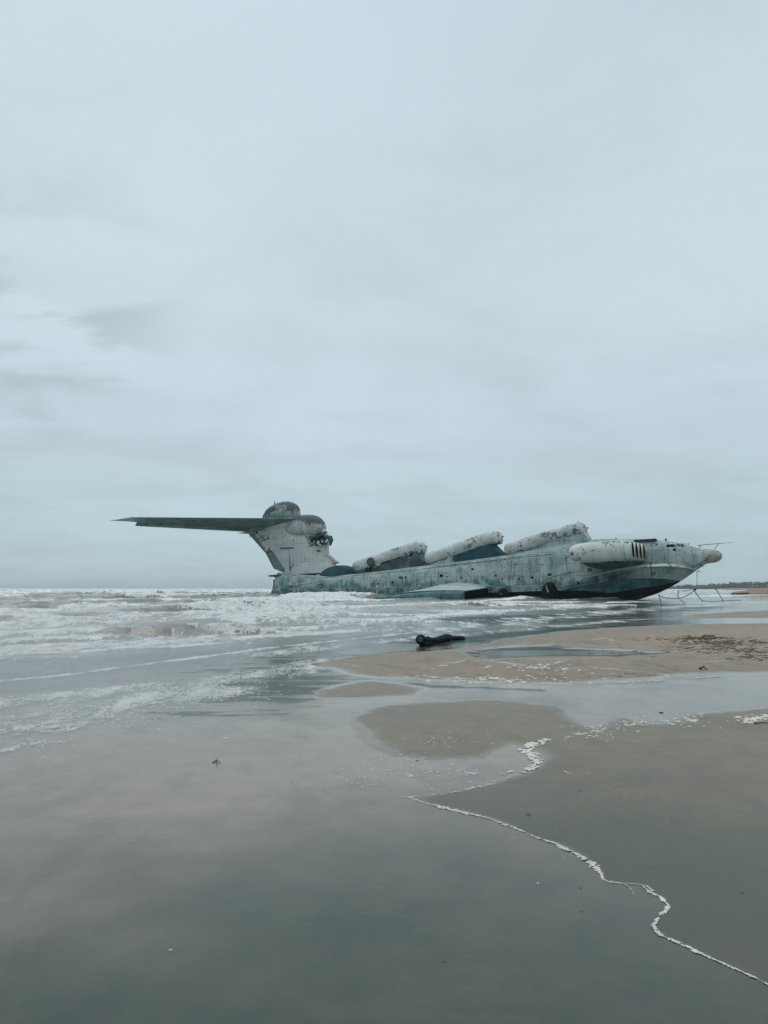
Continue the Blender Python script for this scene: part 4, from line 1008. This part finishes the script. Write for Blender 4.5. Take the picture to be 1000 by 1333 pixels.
bm = bmesh.new(); outl = [S(a, b, 1.72) for a, b in ((564, 739), (562, 735), (570, 731), (582, 728), (588, 722), (591, 722), (589, 728), (592, 733), (600, 735), (580, 738))]
lay = [[bm.verts.new((x, -y, z)) for x, z in outl] for y in (1.5, 1.82)]
for i in range(len(outl)): bm.faces.new((lay[0][i], lay[0][(i + 1) % len(outl)], lay[1][(i + 1) % len(outl)], lay[1][i]))
bm.faces.new(lay[0]); bm.faces.new(lay[1]); obj('saddle_web', bm, M['hull'], sd2, smooth=False)
for k, (px, py) in enumerate(((752, 693), (755, 698), (760, 702), (765, 705))):
    bar('torn_bracket', [P(px, py, 1.0), P(px + 3, py + 4, .6), P(px + 4, py + 2, .4)], .07, M['gutted'], sd3)
for (x0, y0, x1, y1) in ((475, 742, 480, 736), (470, 747, 476, 741), (474, 741, 470, 746), (480, 746, 487, 739), (466, 749, 470, 742), (462, 745, 468, 741)):
    bar('broken_strut', [P(x0, y0, 1.9), P(x1, y1, 1.7)], .1, M['gutted'], sd1)
rr_ = random.Random(12)
for k in range(26):
    px = rr_.uniform(478, 540); py = 742 - (px - 478) * .33 + rr_.uniform(-5, 1); q = P(px, py, 1.72); bm = bmesh.new()
    box(bm, q, (rr_.uniform(.3, 1.1), .12, rr_.uniform(.15, .6)), Matrix.Rotation(rr_.uniform(-.5, .2), 3, 'Y'))
    obj('torn_plate', bm, M[('steel', 'hole', 'gutted', 'tube')[k % 4]], sd1, smooth=False)

# engines: four side by side on each stub pylon ------------------------------
nac0 = None; e0, e1 = S(741, 720.5, 9.2), S(824, 716.2, 9.2)
for i in range(8):
    sg = 1 if i < 4 else -1; ys = sg * (9.2 - 2.05 * (i % 4))
    A = Vector((e0[0], -ys, e0[1] + .0)); B = Vector((e1[0], -ys, e1[1] + .0))
    if nac0 is None:
        prof = [(0, .25), (.008, .52), (.03, .80), (.08, 1.04), (.16, 1.20), (.30, 1.31), (.45, 1.36), (.6, 1.36), (.8, 1.28), (.93, 1.18), (.985, 1.16), (1.0, 1.12)]
        bm = bmesh.new(); revolve(bm, A, B, prof, 32, 0.86, 1.0, lump=.010, seed=2); n0 = obj('engine_nacelle', bm, M['nacelle'], ship, auto=50)
        d = (B - A).normalized()
        bm = bmesh.new(); revolve(bm, B - d * .3, B + d * .05, [(0, .98), (.9, 1.0), (1, .95)], 28, .72, 1.0); c0_ = obj('intake_cover', bm, M['hole'], n0, auto=40)
        bm = bmesh.new(); revolve(bm, B - d * .04, B + d * .0, [(0, 1.10), (.5, 1.17), (1, 1.10)], 28, .86, 1.0); obj('intake_lip', bm, M['nacelle'], n0, auto=60)
        for f, nm in ((.70, 'cowl_band'), (.88, 'cowl_band')):
            bm = bmesh.new(); revolve(bm, A + (B - A) * f, A + (B - A) * (f + .012), [(0, 1.30 if f < .8 else 1.225), (.5, 1.335 if f < .8 else 1.255), (1, 1.30 if f < .8 else 1.225)], 28, .86, 1.0); obj(nm, bm, M['hull'], n0, auto=60)
        nac0 = n0; kids = [c_ for c_ in scene.objects if c_.parent == n0]
    else:
        c = nac0.copy(); link(c, ship); c.location = (0, -(ys - 9.2), 0)
        c.location.x = .16 * (i % 4)
        for k in kids: kc = k.copy(); link(kc, c)
for sg in (1, -1):
    bm = bmesh.new(); rs = []
    for ys, x0, x1, zt, zb in ((1.6, S(752, 728, 3)[0], S(832, 728, 3)[0], S(800, 722, 3)[1], S(800, 743, 3)[1]), (3.2, S(760, 728, 4)[0], S(828, 728, 4)[0], S(800, 722, 4)[1], S(800, 739, 4)[1]), (8.6, S(762, 722, 8.6)[0], S(812, 722, 8.6)[0], e1[1] + .5, e1[1] - 1.35)):
        L = x1 - x0; zm = (zt + zb) / 2; hz = (zt - zb) / 2
        rs.append([(x0 + L * (.5 - .5 * math.cos(k * 2 * math.pi / 20)), -sg * ys, zm + hz * math.sin(k * 2 * math.pi / 20)) for k in range(20)])
    loft(bm, rs); obj('engine_pylon', bm, M['teal'], ship, auto=50)

# wings: low, thick, front box torn open ------------------------------------
def wing(sg):
    yi, yo = 2.3, 12.6
    tipF, tipB = S(604.5, 769, yo), S(478, 783.5, yo)
    rootF, rootB = S(634, 765.5, 3.2), S(541, 764, 3.2)
    bm = bmesh.new(); rs = []
    for i in range(9):
        f = i / 8; y = yi + (yo - yi) * f
        bulge = (1 - f) * .42; xF = rootF[0] + (tipF[0] - rootF[0]) * f; xB = (rootB[0] - 3) + (tipB[0] - (rootB[0] - 3)) * f
        zt = rootF[1] + .15 + (tipF[1] - rootF[1] - .15) * f; L = xF - xB; ring = []
        for x, zz_ in ((0, 1.0), (.08, 1.03), (.2, 1.04), (.35, 1.0), (.5, .90), (.65, .72), (.8, .46), (.92, .18), (1, -.1)): ring.append((xF - L * x, y, zt * zz_ * (1 + bulge * math.sin(math.pi * min(1, x * 1.25)) ** .8) if zz_ > 0 else -.1))
        for x, zz_ in ((1, -.4), (.6, -.7), (.2, -.8), (0, -.8)): ring.append((xF - L * x, y, zz_))
        rs.append([(a, -sg * b, c) for a, b, c in ring])
    fs_ = loft(bm, rs); wg = obj('wing', bm, M['teal'], ship, auto=35)
    # pale top skin, standing 3 cm proud
    bm = bmesh.new(); rs = []
    for i in range(9):
        f = i / 8; y = yi + (yo - .1 - yi) * f
        bulge = (1 - f) * .42; xF = rootF[0] + (tipF[0] - rootF[0]) * f; xB = (rootB[0] - 3) + (tipB[0] - (rootB[0] - 3)) * f
        zt = rootF[1] + .15 + (tipF[1] - rootF[1] - .15) * f; L = xF - xB; up1, dn = [], []
        for x, zz_ in ((-.004, .98), (.08, 1.03), (.2, 1.04), (.35, 1.0), (.5, .90), (.65, .72), (.8, .46), (.9, .22)):
            q_ = zt * zz_ * (1 + bulge * math.sin(math.pi * min(1, max(x, 0) * 1.25)) ** .8); up1.append((xF - L * x, -sg * y, q_ + .035)); dn.append((xF - L * x, -sg * y, q_ - .05))
        rs.append(up1 + dn[::-1])
    loft(bm, rs); obj('wing_skin', bm, M['wing'], wg, auto=35)
    # open front box: dark bulkhead between two lips
    bm = bmesh.new()
    pts = [(rootF[0] + .03, yi + .3, -.6), (tipF[0] + .03, yo - .05, -.6), (tipF[0] + .03, yo - .05, tipF[1] - .12), (rootF[0] + .03, yi + .3, rootF[1] - .02)]
    A = [bm.verts.new((a, -sg * b, c)) for a, b, c in pts]; B = [bm.verts.new((a - .1, -sg * b, c)) for a, b, c in pts]
    bm.faces.new(A); bm.faces.new(B)
    for i in range(4): bm.faces.new((A[i], A[(i + 1) % 4], B[(i + 1) % 4], B[i]))
    obj('front_spar', bm, M['hole'], wg, smooth=False)
    # tip float along the outer end
    bm = bmesh.new(); rs = []
    for i in range(22):
        f = i / 21; x = tipB[0] - .3 + (tipF[0] + .0 - tipB[0] + .3) * f; hgt_ = max(tipF[1] * min(1, (f * 1.35) ** .62) - .06, .02); w = .75 * min(1, .12 + f * 2.2)
        if f > .93: w *= .9
        rs.append([(x, -sg * (yo + math.cos(k * math.pi / 8) * w), -.5 + (hgt_ + .5) * (.5 + .5 * math.sin(k * math.pi / 8))) for k in range(16)])
    loft(bm, rs); obj('tip_float', bm, M['teal'], wg, auto=50)
for sg in (1, -1): wing(sg)

# ------------------------------------------------------------------ salvage balloons wedged under the hull
def dome(name, px, py0, py1, halfw, label, ys=3.4):
    s, z = S(px, py1, ys); zt = S(px, py0, ys)[1]
    w = STERN + HD * s + SB * ys
    r = empty(name, (w.x, w.y, 0), -TH)
    bm = bmesh.new(); revolve(bm, (0, 1.4, zt * .5 - .35), (0, -.55, zt * .5 - .35), [(0, .6 * zt), (.2, .78 * zt), (.6, .80 * zt), (.82, .74 * zt), (.94, .58 * zt), (1, .2 * zt)], 26, 1.0, 1.0, lump=.02)
    for v_ in bm.verts: v_.co.x *= halfw / (.8 * zt); v_.co.z = max(v_.co.z, -.5)
    obj('rubber_skin', bm, M['rubber'], r, auto=60)
    bm = bmesh.new(); revolve(bm, (0, -.5, zt * .5), (0, -.72, zt * .5), [(0, .18), (.8, .18), (1, .1)], 12); obj('valve', bm, M['steel'], r, auto=40)
    return tag(r, label, 'fender', 'rubber fenders under the hull')
dome('rubber_fender', 654, 766.5, 783, .82, 'small black domed rubber fender against the hull waterline in front of the wing')
f2_ = dome('rubber_fender', 715, 760, 785, 1.15, 'tall black domed rubber fender with pale rope hanging on it, beside the hull')
loc2 = f2_.location
w1_ = STERN + HD * S(711, 762, 4.0)[0] + SB * 4.05; w2_ = STERN + HD * S(714, 771, 4.0)[0] + SB * 4.05; w3_ = STERN + HD * S(703, 777, 4.0)[0] + SB * 4.3; w4_ = STERN + HD * S(698, 785, 4.)[0] + SB * 4.6
zs = [S(711, 762, 4)[1], S(713, 771, 4)[1], S(703, 778, 4)[1], .0]
ro = bar('rope', [(*w.xy, z) for w, z in zip((w1_, w2_), zs[:2])] , [.07, .12], M['palerope'], None)
tag(ro, 'short frayed pale rope hanging over the tall black rubber fender', 'rope')
ro = bar('rope', [(*w.xy, z) for w, z in zip((w3_, w4_), zs[2:])], [.06, .09], M['palerope'], None)
tag(ro, 'pale rope end lying down the dark hull bottom into the surf', 'rope')

# ------------------------------------------------------------------ black collapsed pontoon on the sandbank
g0 = ground(549, 840.5); pontoon = empty('rubber_pontoon', (g0.x, g0.y, 0.0))
dst = g0.y; k = dst / FPX
bm = bmesh.new(); xs = np.linspace(-2, 58, 60); rs = []
prof_t = [(-2, 7), (2, 10), (8, 11), (13, 8.0), (18, 7.6), (25, 9.0), (31, 10.2), (36, 9.0), (42, 6.4), (50, 5.4), (55, 4.0), (58, 2.2)]
for x in xs:
    t_ = interp(prof_t, x) * k * (1 + x * .002); w = (2.0 + 9 * math.exp(-((x - 22) / 22) ** 2)) * k * 1.1
    back = 0.25 + (x / 58) * 2.6
    ring = []
    for a in [j * 2 * math.pi / 22 for j in range(22)]:
        l_ = float(fbm(np.array([x * .22 + 3 * math.cos(a)]), np.array([1.7 * math.sin(a) + 5]), 4, 77)[0]) - .5
        ring.append((x * k * 1.20, back + math.cos(a) * w * (1 + .9 * l_), max(-.03, t_ * .46 + math.sin(a) * t_ * .5 * (1 + .7 * l_))))
    rs.append(ring)
loft(bm, rs); obj('collapsed_skin', bm, M['rubber'], pontoon, auto=70)
bm = bmesh.new(); revolve(bm, (0.5 * k, .28, 8.0 * k), (-1.5 * k, -.06, 7.6 * k), [(0, 5.0 * k), (.5, 6.3 * k), (.9, 6.5 * k), (.93, 5.8 * k), (1, 5.2 * k)], 26, lump=.02)
for v_ in bm.verts: v_.co.z = max(v_.co.z, -.01)
obj('end_ring', bm, M['rubber'], pontoon, auto=40)
bm = bmesh.new(); revolve(bm, (-1.4 * k, 0.03, 8.5 * k), (-1.9 * k, -.09, 8.3 * k), [(0, 4.2 * k), (.9, 3.9 * k), (1, 1.5 * k)], 20); obj('end_plate', bm, M['steel'], pontoon, auto=40)
bm = bmesh.new(); revolve(bm, (2 * k, -.10, 2.2 * k), (13.5 * k, -.05, 2.0 * k), [(0, 1.2 * k), (.2, 2.4 * k), (.6, 2.6 * k), (.9, 1.8 * k), (1, .4 * k)], 14, lump=.08); obj('rubber_fold', bm, M['rubber'], pontoon, auto=70)
bm = bmesh.new(); revolve(bm, (-4 * k, -.12, .6 * k), (14 * k, -.10, .6 * k), [(0, .3 * k), (.3, .9 * k), (.8, .9 * k), (1, .2 * k)], 10, 1.6, 1, lump=.06); obj('rubber_fold', bm, M['rubber'], pontoon, auto=70)
tag(pontoon, 'black collapsed rubber pontoon with a round end lying at the edge of the sandbank', 'pontoon')

# ------------------------------------------------------------------ stakes, wires and ropes off the bow
def wire(name, pts, r, mat, label, cat, group=None):
    line = []
    for p in pts: line.append(at(*p))
    # smooth sag through the points
    sm_ = []
    for i in range(len(line) - 1):
        p0 = line[max(i - 1, 0)]; p1 = line[i]; p2 = line[i + 1]; p3 = line[min(i + 2, len(line) - 1)]
        for q_ in range(6):
            t_ = q_ / 6; sm_.append(.5 * ((2 * p1) + (p2 - p0) * t_ + (2 * p0 - 5 * p1 + 4 * p2 - p3) * t_ * t_ + (-p0 + 3 * p1 - 3 * p2 + p3) * t_ ** 3))
    sm_.append(line[-1]); o = bar(name, sm_, r, mat, None); return tag(o, label, cat, group)
wire('stake', [(857.3, 774, 78), (860, 781, 77), (861, 788, 76)], .045, M['rope'], 'thin dark leaning stake under the bow, nearest to the hull', 'stake', 'stakes off the bow')
wire('stake', [(883.5, 770, 80), (882.6, 776, 80), (886, 781, 79), (892, 786, 78)], .040, M['rope'], 'bent thin dark stake standing in the shallows off the bow', 'stake', 'stakes off the bow')
wire('stake', [(903.5, 768, 84), (909, 776, 84), (915, 783, 83)], .045, M['rope'], 'slanting dark stake joined to the knot of wires right of the bow', 'stake', 'stakes off the bow')
wire('stake', [(931, 764.5, 90), (936, 773, 90), (942, 783, 89)], .045, M['rope'], 'slanting dark stake farthest right of the bow', 'stake', 'stakes off the bow')
wire('mooring_rope', [(857.5, 775, 78), (866, 778, 79), (878, 779, 80), (890, 777.5, 81), (899, 772.5, 83), (905, 767, 84)], .040, M['rope'], 'sagging dark rope from the stake under the bow to the knot of wires', 'rope')
wire('mooring_rope', [(881, 769.5, 81), (892, 769, 82), (905, 767, 84), (920, 766.5, 87), (932, 765, 90), (950, 763.5, 100), (975, 761.5, 120), (1004, 759, 150)], .034, M['rope'], 'long nearly level dark wire running from the stakes to the right edge', 'rope')
wire('mooring_rope', [(914, 782, 83), (930, 783, 86), (945, 782, 89), (965, 781.5, 95)], .034, M['rope'], 'dark rope lying low over the shallows between the slanting stakes', 'rope')
wire('hanging_cable', [(907.6, 743.6, 79), (907.4, 752, 79), (907.8, 761, 79)], .025, M['rope'], 'thin cable hanging straight down from the tip of the bow', 'cable')
bm = bmesh.new(); kp = at(905, 767.3, 84); bmesh.ops.create_icosphere(bm, subdivisions=2, radius=.15, matrix=Matrix.Translation(kp))
tag(obj('rope_knot', bm, M['rope']), 'dark knot where the ropes meet right of the bow', 'knot')

# ------------------------------------------------------------------ mounds, driftwood, litter, pebbles
def mound(name, px0, px1, py, hpx, mat, label, cat, seed=0, depth=3.0, kind=None):
    a, b = ground(px0, py), ground(px1, py); n = 40; m = 14; bm = bmesh.new(); vs = []
    h = hpx * a.y / FPX
    for i in range(n + 1):
        f = i / n; row = []
        for j in range(m + 1):
            g = j / m; x = a.x + (b.x - a.x) * f; y = a.y + g * depth
            e = min(1, f * 4) ** .7 * math.sin(math.pi * min(max(g * .9 + .05, 0), 1)) ** .8
            row.append(bm.verts.new((x, y, -.05 + h * e * (.55 + .9 * float(fbm(np.array([x * 1.2 + seed]), np.array([y * 1.2]), 4, seed)[0])))))
        vs.append(row)
    for i in range(n):
        for j in range(m): bm.faces.new((vs[i][j], vs[i + 1][j], vs[i + 1][j + 1], vs[i][j + 1]))
    o = obj(name, bm, mat)
    if kind: o['kind'] = kind
    return tag(o, label, cat) if not kind else o
M['bank'] = plain('eroded_sand', (0.30, 0.22, 0.15), .9, .2, .45, 1.5, bump=.6)
mound('sand_bank', 958, 1100, 773.6, 7.0, M['bank'], None, None, 3, 9, 'structure')
mound('far_sand_spit', 905, 1400, 768.6, 3.0, M['bank'], None, None, 5, 30, 'structure')
def log(name, pts, r, mat, label, cat='driftwood', group=None, lumps=.12):
    """driftwood: a tapering crooked stick lying at ground points"""
    bm = bmesh.new(); n = 9; q = []
    P3 = [ground(a, b) + Vector((0, 0, z + max(-.05, surf1(*ground(a, b)[:2])))) for a, b, z in pts]
    line = []
    for i in range(len(P3) - 1):
        for t_ in (0, .33, .66): line.append(P3[i].lerp(P3[i + 1], t_))
    line.append(P3[-1]); rr2 = [r * (1 - .55 * i / len(line)) * (1 + lumps * math.sin(i * 2.3)) for i in range(len(line))]
    tubeline(bm, line, rr2, n); return tag(obj(name, bm, mat, auto=60), label, cat, group)
log('driftwood', [(954, 774.3, .1), (966, 774, .25), (985, 773, .3), (1010, 773.6, .2)], .32, M['wood'], 'dark waterlogged log lying at the foot of the sand mound at the right edge')
log('driftwood', [(911.5, 873, .02), (916, 872, .05), (920, 873.2, .02)], .022, M['wood'], 'small dark curled piece of driftwood alone near the lower edge of the sandbank', lumps=.3)
log('driftwood', [(982, 944.5, .005), (993, 944.6, .012), (1008, 945, .01)], .008, M['wood'], 'thin dark stick beside the foam at the right edge')
log('driftwood', [(686, 1061.5, .002), (689, 1063, .006), (692, 1063.5, .003)], .003, M['wood'], 'tiny dark twig on the damp sand right of the foam line')
log('seaweed_scrap', [(277, 993, .002), (280, 992, .010), (284, 992.6, .012), (287, 993.6, .002)], .006, M['wood'], 'small dark scrap of seaweed alone on the wet film at left', 'seaweed', lumps=.5)
bm = bmesh.new(); pp = ground(281.5, 993.2); tubeline(bm, [pp + Vector((0, 0, .004)), pp + Vector((.01, 0, .045))], [.006, .003], 6)
tag(obj('twig', bm, M['wood']), 'short twig standing up beside the seaweed scrap at left', 'twig')
def pebble(px, py, r, mat, label, cat, z0=0.0):
    p = ground(px, py); bm = bmesh.new(); bmesh.ops.create_icosphere(bm, subdivisions=3, radius=r)
    rp = random.Random(int(px))
    ph = [rp.uniform(0, 6) for _ in range(3)]
    for v_ in bm.verts:
        v_.co *= 1 + .14 * math.sin(v_.co.x / r * 2.2 + ph[0]) + .10 * math.sin(v_.co.y / r * 3.1 + ph[1]); v_.co.z *= .45; v_.co.x *= 1.35
    o = obj('shell' if cat == 'shell' else 'pebble', bm, mat); o.location = (p.x, p.y, surf1(p.x, p.y) + r * .15); o.rotation_euler = (0, 0, rp.uniform(0, 3)); return tag(o, label, cat)
pebble(222, 1237, .006, M['shell'], 'pale broken shell on the wet sand at lower left', 'shell')
pebble(700.5, 1150, .006, M['shell'], 'white shell fragment in the wet film left of the foam line', 'shell')
pebble(578, 1252, .0045, M['stone'], 'small black pebble in the wet film at the bottom centre', 'pebble')
pebble(543, 990, .009, M['stone'], 'dark pebble under the water among the foam flecks at the bank tip', 'pebble')
pebble(754, 1033, .006, M['stone'], 'small dark pebble on the damp bank below the scattered foam', 'pebble', .02)
pebble(756, 1156, .005, M['stone'], 'dark pebble beside the lower bend of the foam line, in the film', 'pebble')
pebble(757, 1187, .0045, M['stone'], 'dark pebble in the film left of the narrow foam loop', 'pebble')
pebble(967, 1166, .0045, M['stone'], 'tiny dark pebble on the damp sand at the lower right edge', 'pebble', .03)
pebble(938, 950, .012, M['shell'], 'white shell on the bank below the scattered foam at right', 'shell', .03)
pebble(861, 928, .02, M['stone'], 'dark stone standing in the shallow channel at right', 'pebble')
pebble(380, 1020, .006, M['stone'], 'dark pebble on the film left of the thin foam line', 'pebble')
pebble(421, 1029, .005, M['stone'], 'tiny dark pebble right of another on the open wet film', 'pebble')
# drifts of broken reed and weed on the sandbank
bm = bmesh.new(); rl = random.Random(21)
def litter(cx0, cy0, rx, ry, n, l0, l1, z=.10, slope=0.0):
    for _ in range(n):
        gx, gy = rl.gauss(0, .5), rl.gauss(0, .5); p = ground(cx0 + gx * rx, cy0 + gy * ry + gx * rx * slope, 0); z = surf1(p.x, p.y)
        L = rl.uniform(l0, l1); a = rl.gauss(0.1, .5); r = L * rl.uniform(.02, .05)
        box(bm, (p.x, p.y, z + r), (L, r * 3, r * 1.6), Matrix.Rotation(a, 3, 'Z') @ Matrix.Rotation(rl.gauss(0, .12), 3, 'Y'))
litter(935, 838, 70, 5, 150, .03, .25); litter(960, 849, 70, 6, 150, .03, .2); litter(915, 833, 26, 3, 60, .05, .4); litter(985, 858, 30, 4, 60, .03, .2); litter(880, 834, 60, 3, 60, .03, .2); litter(900, 845, 120, 9, 160, .02, .12); litter(820, 880, 80, 3, 20, .03, .12)
litter(735, 1003, 40, 8, 60, .006, .018, .028); litter(800, 1035, 75, 7, 130, .004, .016, .034, .22); litter(885, 1075, 70, 6, 90, .004, .014, .036, .3); litter(850, 950, 100, 30, 50, .006, .02, .03)
litter(990, 770, 30, 3, 60, .2, .8, .5)
tag(obj('beach_litter', bm, M['weed'], smooth=False), 'drifts of broken dark reed and weed scattered over the sandbank and damp bank', 'litter', kind='stuff')
bm = bmesh.new(); rl = random.Random(33)
litter(930, 842, 65, 7, 130, .04, .25, .105)
litter(790, 1030, 90, 20, 60, .006, .018, .036, .22)
tag(obj('shell_litter', bm, M['bank'], smooth=False), 'pale broken reed and shell grit among the dark weed on the sandbank', 'litter', kind='stuff')

# ------------------------------------------------------------------ far shore with its low wood
t = NT('far_foliage'); v = t.coord(); n_ = t.noise(v, .05, 6, .7)
wood_m = t.done(t.pbr(t.mix(t.rng(n_, .35, .65), (0.050, 0.068, 0.058), (0.10, 0.115, 0.10)), .95, .1))
land = bmesh.new()
FD = 1500
a, b = at(850, 766, FD), at(1500, 766, FD)
nn = 60
for r_ in range(nn):
    f0, f1 = r_ / nn, (r_ + 1) / nn
    h0, h1 = 2.2 * min(1, f0 * 6), 2.2 * min(1, f1 * 6)
    x0, x1 = a.x + (b.x - a.x) * f0, a.x + (b.x - a.x) * f1
    for (ya, za0, za1, yb, zb0, zb1) in ((FD - 20, -.5, -.5, FD, h0, h1), (FD, h0, h1, FD + 500, h0 + 2, h1 + 2)):
        land.faces.new([land.verts.new(p) for p in ((x0, ya, za0), (x1, ya, za1), (x1, yb, zb1), (x0, yb, zb0))])
bmesh.ops.remove_doubles(land, verts=land.verts, dist=.01)
o = obj('far_shore', land, M['bank']); o['kind'] = 'structure'
bm = bmesh.new(); rw = random.Random(4)
def leafclump(c, r, n):
    for _ in range(n):
        d = Vector((rw.gauss(0, 1), rw.gauss(0, 1), rw.gauss(0, 1))).normalized() * r * rw.uniform(.5, 1)
        p = c + Vector((d.x, d.y, abs(d.z) * 1.0)); s_ = r * rw.uniform(.25, .5)
        u_ = Vector((rw.gauss(0, 1), rw.gauss(0, 1), rw.gauss(0, 1))).normalized(); w_ = u_.orthogonal().normalized()
        bm.faces.new([bm.verts.new(p + u_ * s_), bm.verts.new(p + w_ * s_), bm.verts.new(p - u_ * s_), bm.verts.new(p - w_ * s_)])
x = a.x + 4
while x < b.x:
    px = 500 + x / FD * FPX; hh_ = 3.5 + 7.5 * min(1, max(0, (px - 868) / 130)) + 1.2 * math.sin(x * .02) + rw.uniform(-1.0, 1.5)
    yy = FD + rw.uniform(5, 60)
    for lv in np.arange(1.5, hh_, 2.2): leafclump(Vector((x, yy, lv)), rw.uniform(2.4, 4.2), 16)
    if rw.random() < .5: leafclump(Vector((x + 1, FD + 4, 2.2)), 3.4, 14); leafclump(Vector((x, FD + 4, max(hh_ - 2, 1.5))), 3.0, 12)
    x += rw.uniform(1.2, 2.4)
tag(obj('far_wood', bm, wood_m, smooth=False), 'low blue green wood along the far shore on the right horizon', 'wood', kind='stuff')
# a few taller crowns that stand out of it
tx = []
for i, (px, w, hgt_) in enumerate(((892.5, 3.4, 10.5), (896.5, 3.2, 11.2), (899.5, 2.8, 10.8), (889, 2.6, 9.2))):
    p = at(px, 766, FD - 2); rt = empty('far_tree', (p.x, p.y, 0)); bm = bmesh.new()
    tubeline(bm, [(0, 0, 0), (0.2, 0, hgt_ * .5), (0, 0, hgt_ * .8)], [.5, .35, .15], 6); obj('trunk', bm, M['wood'], rt)
    bm = bmesh.new()
    for k_ in range(7): leafclump(Vector((rw.uniform(-.5, .5) * w, rw.uniform(-.5, .5) * w, hgt_ * rw.uniform(.5, .82))), w * .45, 16)
    obj('crown', bm, wood_m, rt, smooth=False)
    tag(rt, ('small tree left of the tallest one on the far shore', 'tallest lone tree on the far shore right of the bow', 'round lone tree just right of the tallest one on the far shore', 'leftmost and lowest lone tree standing on the far shore')[i], 'tree', 'trees on the far shore')

# ------------------------------------------------------------------ sea air
bm = bmesh.new(); bmesh.ops.create_cube(bm, size=1, matrix=Matrix.Translation((0, 0, 8.5)) @ Matrix.Diagonal((27000, 27000, 26, 1)))
hz = bpy.data.materials.new('sea_air'); hz.use_nodes = True; hz.node_tree.nodes.clear()
ho = hz.node_tree.nodes.new('ShaderNodeOutputMaterial'); hv = hz.node_tree.nodes.new('ShaderNodeVolumePrincipled')
hv.inputs['Color'].default_value = (0.80, 0.88, 0.90, 1); hv.inputs['Density'].default_value = 0.00016
hz.node_tree.links.new(hv.outputs[0], ho.inputs['Volume'])
o = obj('haze', bm, hz, smooth=False); o['kind'] = 'stuff'
